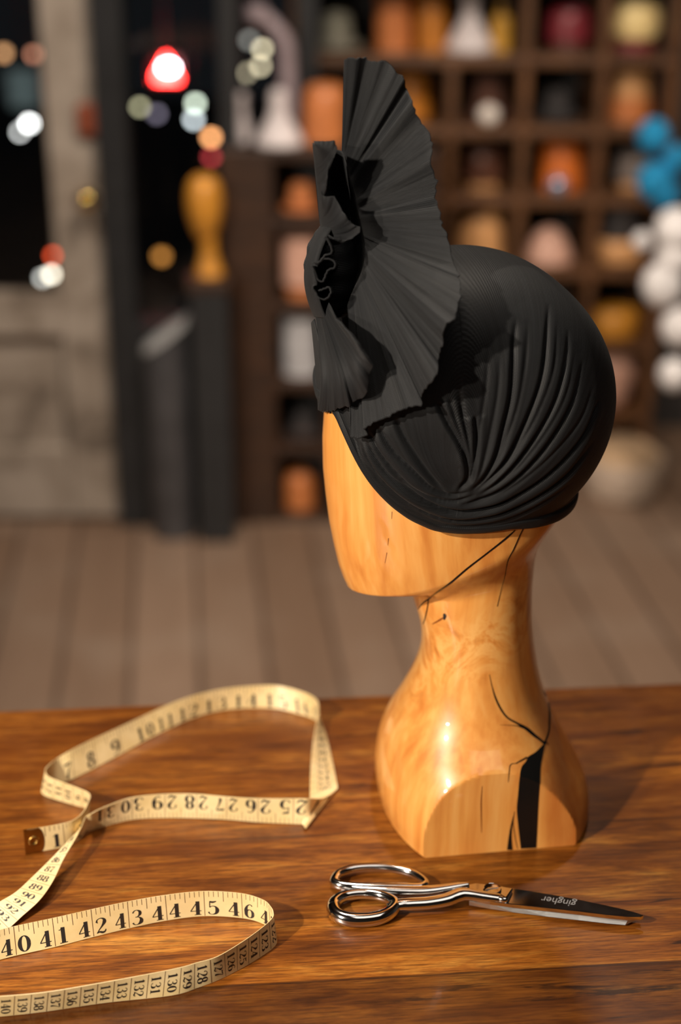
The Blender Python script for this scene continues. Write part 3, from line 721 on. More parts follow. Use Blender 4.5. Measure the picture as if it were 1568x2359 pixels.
# large rear fan (inner gather line runs down the dark hollow)
fan('bow_fan', [
 (787, 345, .000,  793, 140, .012), (789, 350, .000,  800, 132, .013), (792, 355, .000, 822, 131, .014), (794, 358, .002, 845, 132, .015), (796, 362, .002, 847, 142, .015),
 (800, 375, .004,  888, 141, .018), (802, 385, .005,  905, 157, .020), (804, 395, .006,  926, 175, .022), (806, 405, .007,  938, 203, .024), (808, 415, .008,  945, 226, .025),
 (811, 428, .010,  957, 260, .027), (814, 440, .011,  975, 285, .029), (817, 450, .012,  990, 306, .031), (819, 458, .013,  995, 335, .033), (820, 466, .014,  990, 362, .034),
 (822, 476, .015,  1000, 396, .036), (824, 486, .016,  1008, 422, .038), (826, 495, .017,  1009, 452, .040), (828, 503, .018,  1008, 476, .042), (830, 512, .019,  1016, 511, .045),
 (832, 522, .020,  1030, 546, .050), (834, 531, .021,  1040, 580, .056), (836, 540, .022,  1048, 611, .063), (838, 549, .023,  1060, 651, .079), (839, 557, .024,  1059, 690, .090),
 (840, 564, .025,  1055, 721, .097), (840, 570, .026,  1042, 729, .098), (840, 575, .027,  1023, 736, .098), (840, 582, .028,  1018, 760, .099), (840, 590, .028,  1022, 790, .100),
 (839, 598, .029,  1015, 830, .101), (838, 606, .030,  1004, 861, .100), (836, 614, .030,  985, 886, .098), (834, 622, .031,  975, 910, .096), (831, 630, .031,  972, 931, .093),
 (828, 638, .032,  935, 936, .086), (824, 646, .032,  905, 953, .083), (820, 655, .033,  870, 968, .079), (815, 665, .033,  836, 984, .074), (810, 676, .034,  846, 1001, .073),
 (806, 686, .035,  822, 1010, .071), (803, 696, .035,  806, 1005, .068), (800, 706, .036,  804, 960, .064)],
 620, 90, (6.2, 0.0040), 14, easing=0.85, soft=((0.16, 0.006, 0.012), (0.36, 0.004, 0.014), (0.485, 0.005, 0.012), (0.60, 0.006, 0.010), (0.70, 0.003, 0.012), (0.78, 0.004, 0.012)))
# front leaf rising beside it
fan('bow_leaf', [
 (720, 328, .020,  722, 326, 0.0340), (724, 360, .018,  745, 325, 0.0381), (726, 385, .016,  770, 324, 0.0394), (728, 405, .014,  776, 345, 0.0408), (730, 420, .012,  768, 363, 0.0415),
 (732, 435, .010,  757, 378, 0.0408), (733, 450, .009,  754, 400, 0.0394), (734, 462, .008,  752, 418, 0.0374), (735, 474, .007,  741, 428, 0.0326), (736, 484, .006,  739, 446, 0.0313),
 (737, 494, .006,  752, 452, 0.0354), (738, 502, .006,  769, 452, 0.0394), (739, 510, .006,  779, 468, 0.0422), (740, 518, .006,  790, 490, 0.0442), (741, 525, .006,  803, 508, 0.0456),
 (742, 532, .006,  818, 521, 0.0469), (743, 538, .006,  831, 524, 0.0476), (744, 544, .006,  829, 537, 0.0469), (745, 550, .006,  815, 548, 0.0456), (746, 555, .006,  795, 553, 0.0435), (748, 560, .006,  768, 548, 0.0408), (750, 562, .006,  757, 541, 0.0381)],
 260, 50, (3.0, 0.0022), 21, easing=0.7, bow=0.006)
# lower front flap
fan('bow_flap', [
 (727, 728, .006,  733, 944, .030), (730, 722, .008,  752, 946, .040), (733, 716, .010,  766, 950, .050), (735, 712, .012,  772, 947, .056), (738, 708, .013,  800, 933, .066),
 (740, 705, .014,  838, 918, .078), (743, 702, .015,  845, 900, .081), (745, 700, .016,  850, 875, .083), (747, 698, .016,  859, 842, .085), (749, 696, .016,  847, 822, .084),
 (750, 695, .016,  828, 792, .081), (751, 694, .016,  812, 770, .077), (752, 693, .016,  800, 760, .073), (753, 692, .016,  786, 742, .066), (754, 690, .016,  770, 731, .058)],
 260, 70, (3.2, 0.0030), 31, easing=0.62, bow=0.016)
fan('bow_flap', [
 (717, 745, -.010,  733, 946, -.004), (718, 742, -.004,  745, 948, .010), (724, 735, .006,  762, 950, .034)], 60, 50, (1.2, 0.001), 33, easing=0.8, bow=0.004)
# dark throat of the bow between the front leaf and the rear fan
lf = [(722, 336), (726, 372), (730, 415), (733, 450), (735, 474), (738, 505), (742, 535), (746, 560), (748, 600), (750, 650), (752, 690), (758, 715), (770, 735)]
rt = [(787, 350), (792, 368), (800, 400), (808, 430), (816, 460), (825, 495), (832, 525), (838, 555), (841, 585), (840, 620), (828, 655), (812, 690), (802, 722)]
vr = [.002, .003, .006, .010, .013, .018, .021, .024, .028, .031, .033, .036, .040]; vl = [.016, .014, .012, .010, .008, .006, .006, .005, .004, .004, .006, .010, .014]
Lf, Rt = resample(catmull(np.c_[lf, vl], 8), 90), resample(catmull(np.c_[rt, vr], 8), 90); rows = []
for k, (a_, b_) in enumerate(zip(Lf, Rt)):
    dep = 0.034*min(1.0, 0.25+k/30.0)
    rows.append([at_v(a_[0]+(b_[0]+2-a_[0])*s, a_[1]+(b_[1]-a_[1])*s, a_[2]+(b_[2]-a_[2])*s-dep*math.sin(math.pi*s)**0.8-0.001) for s in np.linspace(0, 1, 30)])
rows = np.array(rows); m = MB(); m.grid(HW(rows[..., 0], rows[..., 1], rows[..., 2]))
o = link('bow_throat', m.v, m.f, M['cloth'], turban, uv=[(j*1.5, i*1.5) for i in range(90) for j in range(30)]); so = o.modifiers.new('cloth thickness', 'SOLIDIFY'); so.thickness = 0.0008
# knot that wraps the gathers at the forehead
kc = at_v(768, 628, 0.0)
vv = []; uv_ = []; nk, mk = 64, 40
for i in range(nk):
    a = 2*math.pi*i/nk
    for j in range(mk):
        b_ = math.pi*(j+0.5)/mk
        rib = 1+0.035*math.sin(14*b_)
        x = 0.0170*rib*math.sin(b_)*math.cos(a); y = 0.030*rib*math.sin(b_)*math.sin(a); zz = 0.0300*math.cos(b_)
        vv.append(HW(kc[0]+x+0.001, -0.006+y*0.72, kc[2]+zz)); uv_.append((j*2.2, i*2.0))
kf = [(i*mk+j, ((i+1) % nk)*mk+j, ((i+1) % nk)*mk+j+1, i*mk+j+1) for i in range(nk) for j in range(mk-1)]
kf.append(tuple(i*mk for i in range(nk))); kf.append(tuple(i*mk+mk-1 for i in range(nk-1, -1, -1)))
recalc(link('bow_knot', vv, kf, M['cloth'], turban, uv=uv_))
# curved wrap at the front of the knot
wr = []
for t in np.linspace(0, 1, 60):
    px = 742-36*math.sin(math.pi*(t*0.93+0.03))**0.8+(-12*t); py = 520+210*t
    row = []
    for s in np.linspace(0, 1, 16):
        row.append(at_v(px+30*s**1.6, py+4*s, -0.012+0.040*math.sin(s*math.pi*0.5)))
    wr.append(row)
wr = np.array(wr); m = MB(); m.grid(HW(wr[..., 0], wr[..., 1], wr[..., 2]))
o = link('knot_wrap', m.v, m.f, M['cloth'], turban, uv=[(j*1.6, i*3.0) for i in range(60) for j in range(16)]); so = o.modifiers.new('cloth thickness', 'SOLIDIFY'); so.thickness = 0.0008
# crimped ruffle edges in the middle of the bow
for pts in ([(748, 545), (757, 553), (766, 574), (763, 586), (750, 590), (740, 602), (732, 610), (722, 607)],
            [(720, 612), (727, 625), (733, 642), (742, 646), (748, 632), (755, 620), (769, 614), (766, 602), (748, 598), (735, 606), (724, 609)],
            [(722, 618), (728, 640), (731, 655), (722, 662), (729, 673), (735, 684), (749, 687), (759, 675), (757, 664), (745, 668), (734, 672)]):
    c = catmull(pts, 10); rows = []
    for i, q in enumerate(c):
        j = 1.2*math.sin(i*0.9)
        rows.append([at_v(q[0]+j*0.4+5*s, q[1]+j*0.4, 0.050-0.034*s) for s in np.linspace(0, 1, 10)])
    rows = np.array(rows); m = MB(); m.grid(HW(rows[..., 0], rows[..., 1], rows[..., 2]))
    o = link('ruffle', m.v, m.f, M['cloth'], turban, uv=[(i*0.8, j*2.0) for i in range(len(c)) for j in range(10)]); so = o.modifiers.new('cloth thickness', 'SOLIDIFY'); so.thickness = 0.0011

# ================================================================== measuring tape
TW = 0.0185
# (inch, edge A px, edge B px, mode). mode: 'B' edge B rests on the table and A is found a tape-width away; 'A' the reverse; (zA, zB): both heights given
TS = [
 (0.05, 62, 1912, 67, 1966, 'B'), (1.0, 144, 1897, 150, 1950, 'B'), (1.6, 172, 1887, 178, 1937, 'B'), (2.1, 190, 1872, 193, 1920, 'B'), (2.6, 202, 1850, 204, 1895, 'B'),
 (3.0, 206, 1829, 203, 1866, 'B'), (3.6, 176, 1814, 176, 1856, 'B'), (4.2, 143, 1802, 142, 1846, 'B'), (4.9, 112, 1789, 102, 1832, 'B'), (5.4, 104, 1775, 96, 1818, 'B'),
 (5.9, 112, 1763, 108, 1806, 'B'), (6.4, 132, 1746, 138, 1804, 'B'), (7.0, 165, 1727, 170, 1793, 'B'), (8.0, 213, 1703, 224, 1766, 'B'), (9.0, 270, 1677, 282, 1735, 'B'), (10.0, 326, 1651, 340, 1703, 'B'),
 (11.0, 376, 1628, 384, 1681, 'B'), (12.0, 430, 1607, 434, 1658, 'B'), (13.0, 496, 1590, 496, 1639, 'B'), (14.0, 565, 1581, 565, 1631, 'B'), (15.0, 635, 1579, 638, 1633, 'B'), (16.0, 692, 1592, 700, 1648, 'B'),
 (16.7, 722, 1606, 722, 1656, 'B'), (17.2, 733, 1622, 733, 1664, 'B'), (17.8, 733, 1645, 741, 1670, (0.010, 0.0006)), (18.5, 726, 1680, 750, 1692, (0.010, 0.0006)), (19.3, 720, 1715, 758, 1722, (0.009, 0.0006)), (20.4, 716, 1762, 767, 1762, (0.008, 0.0006)),
 (21.5, 714, 1805, 774, 1797, (0.006, 0.0006)), (22.5, 713, 1845, 777, 1813, (0.0022, 0.0010)), (23.4, 706, 1905, 774, 1819, (0.0016, 0.0016)), (24.1, 700, 1902, 745, 1838, (0.0030, 0.0060)), (24.6, 696, 1899, 714, 1839, 'A'),
 (25.0, 675, 1898, 676, 1839, 'A'), (26.0, 594, 1894, 594, 1839, 'A'), (27.0, 522, 1888, 522, 1835, 'A'), (28.0, 453, 1885, 453, 1829, 'A'), (29.0, 380, 1884, 380, 1829, 'A'), (30.0, 305, 1888, 303, 1837, 'A'),
 (31.0, 240, 1904, 243, 1858, 'A'), (31.6, 212, 1912, 212, 1873, 'A'), (32.2, 192, 1913, 196, 1884, (0.004, 0.015)), (32.7, 174, 1921, 187, 1906, (0.011, 0.015)), (33.2, 148, 1947, 173, 1934, (0.014, 0.015)),
 (33.86, 114, 1982, 146, 1980, (0.013, 0.013)), (34.65, 77, 2018, 122, 2030, (0.011, 0.010)), (35.43, 38, 2054, 92, 2073, (0.009, 0.007)), (36.2, 2, 2076, 52, 2110, (0.008, 0.004)), (37.0, -36, 2098, 8, 2148, (0.008, 0.0006)),
 (37.7, -80, 2120, -55, 2180, 'B'), (38.2, -112, 2142, -100, 2204, 'B'), (38.6, -108, 2158, -100, 2222, 'B'), (39.1, -50, 2155, -44, 2221, 'B'),
 (40.0, 31, 2134, 38, 2201, 'B'), (41.0, 120, 2115, 128, 2181, 'B'), (42.0, 209, 2095, 216, 2158, 'B'), (43.0, 293, 2077, 298, 2138, 'B'), (44.0, 380, 2062, 385, 2120, 'B'), (45.0, 469, 2053, 472, 2110, 'B'), (46.0, 556, 2058, 559, 2115, 'B'),
 (46.7, 606, 2073, 606, 2128, 'B'), (47.15, 624, 2090, 630, 2146, 'B'), (47.6, 629, 2102, 637, 2162, 'B'), (48.03, 627, 2114, 634, 2177, 'B'), (48.43, 608, 2133, 610, 2197, 'B'), (49.2, 560, 2168, 560, 2228, 'B'), (50.0, 501, 2203, 505, 2256, 'B'),
 (50.5, 455, 2217, 455, 2275, 'B'), (51.18, 400, 2232, 394, 2293, 'B'), (52.76, 244, 2262, 240, 2310, 'B'), (54.33, 92, 2287, 88, 2332, 'B'), (55.9, -60, 2299, -60, 2347, 'B'), (57.0, -150, 2304, -150, 2354, 'B')]
def edge_pts(row):
    s, ax_, ay_, bx_, by_, mode = row
    if mode in ('A', 'B'):
        (cx_, cy_), (ox_, oy_) = ((bx_, by_), (ax_, ay_)) if mode == 'B' else ((ax_, ay_), (bx_, by_))
        c = on_z(cx_, cy_, TABLE_Z+0.0005); d = ray(ox_, oy_); d = d/np.linalg.norm(d)
        m = CAM-c; bq = m@d; cq = m@m-TW*TW; disc = bq*bq-cq
        if disc <= 0: t = -bq
        else:
            r = [-bq-math.sqrt(disc), -bq+math.sqrt(disc)]
            # standing tape: take the solution leaning away from the camera unless it would sink into the table
            cand = [CAM+d*t_ for t_ in r]; lean = [q[1]-c[1] for q in cand]
            ok = [i for i in range(2) if cand[i][2] > TABLE_Z+0.006]
            i = min(ok, key=lambda k: abs(lean[k]-0.004)) if ok else int(cand[1][2] > cand[0][2])
            t = r[i]
        q = CAM+d*t
        q[2] = max(q[2], TABLE_Z+0.0006)
        return (q, c) if mode == 'B' else (c, q)
    return on_z(ax_, ay_, TABLE_Z+mode[0]), on_z(bx_, by_, TABLE_Z+mode[1])
EA, EB = zip(*[edge_pts(r) for r in TS]); EA = np.array(EA); EB = np.array(EB); TI = np.array([r[0] for r in TS])
NPER = 14
CA = catmull(EA, NPER); CB = catmull(EB, NPER); CI = catmull(TI[:, None], NPER)[:, 0]; CI = np.maximum.accumulate(CI+np.arange(len(CI))*1e-7)
CA[:, 2] = np.maximum(CA[:, 2], TABLE_Z+0.0004); CB[:, 2] = np.maximum(CB[:, 2], TABLE_Z+0.0004)
def tape_pt(inch, wv, off):
    """wv 0 at edge A .. 1 at edge B; off > 0 towards the inch face"""
    inch = np.asarray(inch, float); wv = np.asarray(wv, float)
    a = np.stack([np.interp(inch, CI, CA[:, k]) for k in range(3)], -1); b_ = np.stack([np.interp(inch, CI, CB[:, k]) for k in range(3)], -1)
    e = 0.04
    def mid(i): return sum(np.stack([np.interp(i, CI, C_[:, k]) for k in range(3)], -1) for C_ in (CA, CB))/2
    d = mid(inch+e)-mid(inch-e); a_b = a-b_; nrm = np.cross(d, a_b); nrm /= np.linalg.norm(nrm, axis=-1)[..., None]+1e-12
    return a+(b_-a)*wv[..., None]+nrm*np.asarray(off)[..., None]
tape_org = on_z(330, 2000, TABLE_Z)
tp = MB()
# cloth of the tape: both faces and edges
NW = 7; TH = 0.00022
ii = CI; ww = np.linspace(0, 1, NW)
for sgn in (1, -1):
    I2, W2 = np.meshgrid(ii, ww, indexing='ij'); tp.grid(tape_pt(I2, W2, np.full(I2.shape, sgn*TH)), 0)
for wv in (0.0, 1.0):
    I2, S2 = np.meshgrid(ii, [-TH, TH], indexing='ij'); tp.grid(tape_pt(I2, np.full(I2.shape, wv), S2), 0)
# printed ticks and numerals (serif figures with thick and thin strokes); drawn as (inch, width fraction)
def stroke(pts, wid, n=8):
    """ribbon of varying thickness along a smooth path in glyph space"""
    P_ = np.c_[np.array(pts, float), np.array(wid, float)]
    c = catmull(P_, n) if len(P_) > 2 else np.array([P_[0]+(P_[1]-P_[0])*t for t in np.linspace(0, 1, 7)])
    t = np.gradient(c[:, :2], axis=0); t /= np.linalg.norm(t, axis=1)[:, None]+1e-9; nn = np.c_[-t[:, 1], t[:, 0]]
    return c[:, :2]+nn*c[:, 2:]/2, c[:, :2]-nn*c[:, 2:]/2
TK, TN = 0.185, 0.05
def ell_arc(cx, cy, rx, ry, a0, a1, n=12):
    a = np.radians(np.linspace(a0, a1, n)); return [(cx+rx*math.cos(q), cy+ry*math.sin(q)) for q in a], [TN+(TK-TN)*abs(math.cos(q))**1.6 for q in a]
def glyph(ch):
    S = []
    A = lambda *a, **k: S.append(ell_arc(*a, **k))
    if ch == '0': A(.3, .5, .21, .46, 0, 360, 26)
    elif ch == '1': S += [([(.3, .03), (.3, .97)], [TK, TK]), ([(.12, .03), (.48, .03)], [TN, TN]), ([(.3, .96), (.22, .86), (.12, .83)], [TK*.6, TN, TN])]
    elif ch == '2':
        S += [([(.09, .74), (.13, .90), (.30, .97), (.46, .88), (.48, .70), (.36, .48), (.18, .24), (.07, .05)], [.10, TN, TN, .12, TK, .10, TN, TN]), ([(.07, .06), (.2, .12), (.36, .05), (.48, .10), (.52, .22)], [TN, .10, .13, .08, TN]), ([(.09, .72), (.12, .75)], [.11, .11])]
    elif ch == '3':
        S += [([(.10, .82), (.18, .95), (.32, .97), (.44, .86), (.44, .68), (.33, .55), (.22, .53)], [.08, TN, TN, .13, .14, TN, TN]), ([(.22, .53), (.38, .50), (.49, .34), (.46, .14), (.30, .03), (.15, .06), (.08, .18)], [TN, TN, .15, TK, TN, TN, .09])]
    elif ch == '4': S += [([(.38, .03), (.38, .97)], [TK, TK]), ([(.38, .96), (.04, .30)], [TN, TN]), ([(.03, .29), (.55, .29)], [TN, TN]), ([(.22, .03), (.54, .03)], [TN, TN])]
    elif ch == '5':
        S += [([(.14, .52), (.15, .95)], [TN, TN]), ([(.14, .93), (.28, .89), (.46, .96)], [.10, .13, TN]), ([(.14, .52), (.26, .61), (.42, .56), (.49, .36), (.44, .13), (.28, .03), (.13, .07), (.08, .2)], [TN, TN, .09, TK, .14, TN, TN, .09])]
    elif ch == '6':
        A(.3, .31, .20, .28, 0, 360, 22); S.append(([(.46, .88), (.34, .97), (.18, .84), (.10, .58), (.11, .32)], [.08, TN, .09, TK, TK]))
    elif ch == '7':
        S += [([(.08, .78), (.11, .93), (.26, .90), (.40, .96), (.52, .95)], [TN, .10, .13, .09, TN]), ([(.52, .95), (.36, .56), (.28, .26), (.28, .05)], [TN, .08, .15, TK])]
    elif ch == '8':
        A(.3, .745, .165, .225, 0, 360, 20); A(.3, .275, .20, .25, 0, 360, 20)
    elif ch == '9':
        A(.3, .69, .20, .28, 0, 360, 22); S.append(([(.14, .12), (.26, .03), (.42, .16), (.50, .42), (.49, .68)], [.08, TN, .09, TK, TK]))
    return S
GL = {c: [stroke(*q) for q in glyph(c)] for c in '0123456789'}
OFF = 0.00022+0.00011
def put(ch, fx, back, m=1):
    """fx maps glyph coords (x right, y up) to (inch, w)"""
    for l, r in GL[ch]:
        rows = []
        for a_, b_ in zip(l, r):
            q = [fx(a_[0], a_[1]), fx((a_[0]+b_[0])/2, (a_[1]+b_[1])/2), fx(b_[0], b_[1])]
            rows.append(q)
        q = np.array(rows); tp.grid(tape_pt(q[..., 0], q[..., 1], np.full(q.shape[:2], -OFF if back else OFF)), m)
def line(i0, w0, i1, w1, th_in, back, m=2):
    n = 8; t = np.linspace(0, 1, n); rows = []
    for q in t:
        i_ = i0+(i1-i0)*q; w_ = w0+(w1-w0)*q; rows.append([(i_-th_in/2, w_), (i_+th_in/2, w_)])
    q = np.array(rows); tp.grid(tape_pt(q[..., 0], q[..., 1], np.full(q.shape[:2], -OFF*0.95 if back else OFF*0.95)), m)
for n8 in range(4, 8*57-4):
    inch = n8/8
    if 17.3 < inch < 24.4 or 31.4 < inch < 38.5 or 47.3 < inch: continue
    if n8 % 8 == 0: line(inch, 0.0, inch, 0.98, 0.016, False)
    elif n8 % 4 == 0: line(inch, 0.0, inch, 0.40, 0.014, False)
    else: line(inch, 0.0, inch, 0.22, 0.012, False)
for inch in range(1, 57):
    s_ = str(inch); H = 0.57; wy0 = 0.94; Wg = 0.33          # glyph height as share of width, base line, glyph advance in inches
    def place(ch, x0):
        put(ch, lambda gx, gy: (inch+x0+gx*Wg/0.6*1.0, wy0-gy*H), False)
    if inch > 48: break
    if 17 < inch < 24 or 31 < inch < 39: continue
    if len(s_) == 1: place(s_, -0.38)
    else: place(s_[0], -0.39); place(s_[1], 0.06)
for cm in range(3, 145):
    inch = cm/2.54
    if not (2.6 < inch < 6.0 or 17.9 < inch < 22.2 or 32.8 < inch < 37.6 or 47.2 < inch < 56.9): continue
    line(inch+0.2, 0.02, inch+0.2, 0.98, 0.012, True)
    s_ = str(cm); n_ = len(s_); adv = 0.25 if n_ == 3 else 0.27; tot = adv*n_; x0 = 0.5-tot/2
    for k, ch in enumerate(s_):
        put(ch, (lambda k: lambda gx, gy: (inch+0.12-gy*0.235, x0+k*adv+gx*adv/0.6))(k), True)
tape = tp.build('measuring_tape', [M['tape'], M['ink'], M['tick']], None, tape_org, fix=False)
tag(tape, 'yellowed dressmaker tape measure looped across the table beside the wooden head', 'tape measure')
# brass end with its rivet
i0 = np.linspace(-0.06, 0.42, 12); rows = []
tip = MB()
def tip_pt(i_, w_, o_):
    base_ = tape_pt(np.array([max(i_, 0.06)]), np.array([w_]), np.array([o_]))[0]
    if i_ < 0.06:
        d_ = tape_pt(np.array([0.06]), np.array([w_]), np.array([o_]))[0]-tape_pt(np.array([0.30]), np.array([w_]), np.array([o_]))[0]
        base_ = base_+d_*((0.06-i_)/0.24)
    return base_
for o_ in (0.0006, -0.0006):
    rows = []
    for w_ in np.linspace(-0.02, 1.0, 9):
        r_end = 0.30+0.16*math.sqrt(max(0, 1-((w_-0.5)/0.55)**2))
        rows.append([tip_pt(i_, w_, o_) for i_ in np.linspace(-0.04, r_end, 8)])
    tip.grid(rows)
rows = [[tip_pt(-0.04, w_, o_) for o_ in (0.0006, -0.0006)] for w_ in np.linspace(-0.02, 1, 9)]; tip.grid(rows)
tipo = tip.build('brass_tip', M['brass'], tape); tipo['label'] = 'worn brass end clip'
rv = MB(); c0 = tip_pt(0.2, 0.5, 0.0007); c1 = tip_pt(0.2, 0.5, 0.0017)
n0 = (c1-c0)/np.linalg.norm(c1-c0); t0_ = tip_pt(0.3, 0.5, 0.0007)-c0; t0_ /= np.linalg.norm(t0_); s0_ = np.cross(n0, t0_)
prof_r = [(0.0040, 0.0), (0.0040, 0.0004), (0.0032, 0.0009), (0.0020, 0.0008), (0.0018, 0.0003), (0.0001, 0.0003)]
v_ = [c0+r_*(math.cos(a_)*t0_+math.sin(a_)*s0_)+n0*h_ for r_, h_ in prof_r for a_ in np.linspace(0, 2*np.pi, 24, endpoint=False)]
rv.add(v_, [(i*24+k, i*24+(k+1) % 24, (i+1)*24+(k+1) % 24, (i+1)*24+k) for i in range(5) for k in range(24)])
ro = link('rivet', rv.v, rv.f, M['brass'], tipo); recalc(ro)

# ================================================================== shears
def z6(x, y): return (720+x/1.96, 1960+y/1.96)
def q6(x, y, h): return on_z(*z6(x, y), TABLE_Z+h)
shears = thing('dressmaking_shears', 'chrome dressmaking shears lying closed in front of the wooden head', 'scissors', q6(700, 210, 0.0))
def handle(loop, shank, r_loop, r_shank, name, hl=0.006, zs_=None):
    b = MB()
    lp = np.array([q6(x, y, hh) for x, y, hh in loop]); lp = catmull(lp, 10, True)
    rr_ = np.interp(np.linspace(0, 1, len(lp)), np.linspace(0, 1, len(r_loop)), r_loop)
    b.tube(lp, rr_, 18, True, sq=1.12)
    sh = catmull([q6(x, y, hh) for x, y, hh in shank], 10); rs_ = np.interp(np.linspace(0, 1, len(sh)), np.linspace(0, 1, len(r_shank)), r_shank)
    b.tube(sh, rs_, 18, False, sq=0.9)
    return b.build(name, M['chrome'], shears)
# long bow (finger loop) and small bow (thumb loop)
handle([(98, 132, .0052), (118, 104, .0054), (175, 83, .0056), (245, 75, .0058), (320, 76, .006), (395, 87, .006), (455, 105, .006), (498, 132, .006), (508, 153, .006), (480, 166, .006), (405, 167, .006), (310, 167, .006), (215, 166, .0055), (140, 160, .0052), (102, 148, .005)],
       [(130, 162, .0048), (220, 176, .005), (330, 182, .0055), (430, 185, .006), (520, 183, .0068), (600, 172, .008), (660, 160, .0095), (706, 151, .0108)],
       [.0034, .0030, .0030, .0028, .0027, .0027, .0027, .0028, .0030, .0032, .0032, .0032, .0033, .0034], [.0030, .0038, .0042, .0043, .0043, .0038, .0030, .0014], 'finger_loop')
handle([(92, 258, .0048), (100, 232, .005), (140, 206, .0052), (210, 194, .0054), (285, 199, .0056), (345, 218, .0058), (372, 243, .006), (352, 276, .0056), (300, 302, .0052), (225, 313, .005), (155, 309, .0048), (108, 289, .0048)],
       [(340, 262, .0056), (385, 246, .006), (440, 241, .0066), (520, 236, .0072), (600, 222, .008), (660, 200, .009), (700, 196, .0094), (770, 206, .0094), (850, 217, .0094)],
       [.0046, .0042, .0036, .0034, .0034, .0036, .0042, .0044, .0044, .0046, .0048, .0048], [.0036, .0044, .0046, .0046, .0048, .0050, .0046, .0040, .0034], 'thumb_loop')
def blade(poly, h0, h1, name, m, bev=0.0004):
    b = MB(); pl = [q6(x, y, h1)[:2] for x, y in poly]
    ar = sum(pl[i][0]*pl[(i+1) % len(pl)][1]-pl[(i+1) % len(pl)][0]*pl[i][1] for i in range(len(pl)))
    if ar < 0: pl = pl[::-1]
    b.prism(pl, TABLE_Z+h0, TABLE_Z+h1); o = b.build(name, m, shears, smooth=False); bevel(o, bev, 2); return o
blade([(690, 168), (700, 152), (735, 146), (800, 152), (900, 168), (1000, 183), (1100, 200), (1200, 219), (1300, 240), (1400, 262), (1460, 278), (1494, 291), (1478, 297), (1430, 297), (1330, 288), (1200, 272), (1050, 256), (900, 240), (800, 226), (700, 206)], 0.0062, 0.0094, 'top_blade', M['chrome'])
# lower blade: its ground side faces the viewer
lb = MB(); upl = [(706, 228), (800, 238), (900, 249), (1050, 264), (1200, 278), (1330, 291), (1430, 298), (1484, 297)]
lwl = [(706, 246), (800, 262), (900, 277), (1050, 296), (1200, 313), (1330, 328), (1410, 335), (1462, 312)]
bk = [(706, 190), (800, 205), (900, 222), (1050, 240), (1200, 256), (1330, 270), (1430, 280), (1480, 290)]
U_, L_, K_ = [np.array([q6(x, y, h_) for x, y in pl]) for pl, h_ in ((upl, 0.0060), (lwl, 0.0022), (bk, 0.0060))]
K2 = K_.copy(); K2[:, 2] = TABLE_Z+0.0022
n_ = len(U_); P4 = np.stack([U_, L_, K2, K_], 1)
v_ = P4.reshape(-1, 3); f_ = []
for i in range(n_-1):
    for k in range(4): f_.append((i*4+k, i*4+(k+1) % 4, (i+1)*4+(k+1) % 4, (i+1)*4+k))
f_ += [(3, 2, 1, 0), tuple((n_-1)*4+k for k in range(4))]
lb.add(v_, f_); o = lb.build('lower_blade', M['steel'], shears, smooth=False); o['label'] = 'lower blade with dull ground edge'
# hook at the end of the bolster, pivot screw
b = MB(); b.tube(catmull([q6(846, 216, .0098), q6(868, 220, .0102), q6(880, 204, .0106), q6(892, 184, .0110), q6(900, 171, .0112)], 8), np.linspace(.0030, .0006, 33), 14); b.build('bolster_tip', M['chrome'], shears)
b = MB(); sc_ = q6(810, 176, 0.0094)
b.lathe(sc_, [(0.0062, -0.0006), (0.0062, 0.0010), (0.0056, 0.0014), (0.0052, 0.0011), (0.0001, 0.0011)], 36)
scr = b.build('pivot_screw', M['chrome'], shears); smooth_angle(scr, 40)
b = MB(); b.box(sc_+np.array([0, 0, 0.0013]), (0.0085, 0.0007, 0.0003), 0, 0.25); b.build('screw_slot', M['steel'], shears, smooth=False)
# etched name on the blade, read from the far side
fc = bpy.data.curves.new('maker_mark_text', 'FONT'); fc.body = 'gingher'; fc.size = 1.0; fc.align_x = 'CENTER'; fc.align_y = 'CENTER'; fc.shear = 0.15
fo = bpy.data.objects.new('maker_mark_text', fc); COL.objects.link(fo); dg = bpy.context.evaluated_depsgraph_get(); dg.update()
tm = bpy.data.meshes.new_from_object(fo.evaluated_get(dg)); tv = np.array([v.co[:] for v in tm.vertices]); tf = [tuple(p.vertices) for p in tm.polygons]
bpy.data.objects.remove(fo); bpy.data.meshes.remove(tm)
e0, e1_ = q6(1192, 240, .00945), q6(1032, 216, .00945); xd = e1_-e0; wl = np.linalg.norm(xd); xd /= wl; yd = np.cross([0, 0, 1], xd)
wd_ = tv[:, 0].max()-tv[:, 0].min(); k_s = wl/wd_
ctr = (e0+e1_)/2; tvw = ctr+np.outer(tv[:, 0]*k_s, xd)+np.outer(tv[:, 1]*k_s*1.25, yd); tvw[:, 2] = TABLE_Z+0.00946
o = link('maker_mark', tvw, tf, M['etch'], shears, smooth=False); o['label'] = 'etched pale maker mark'

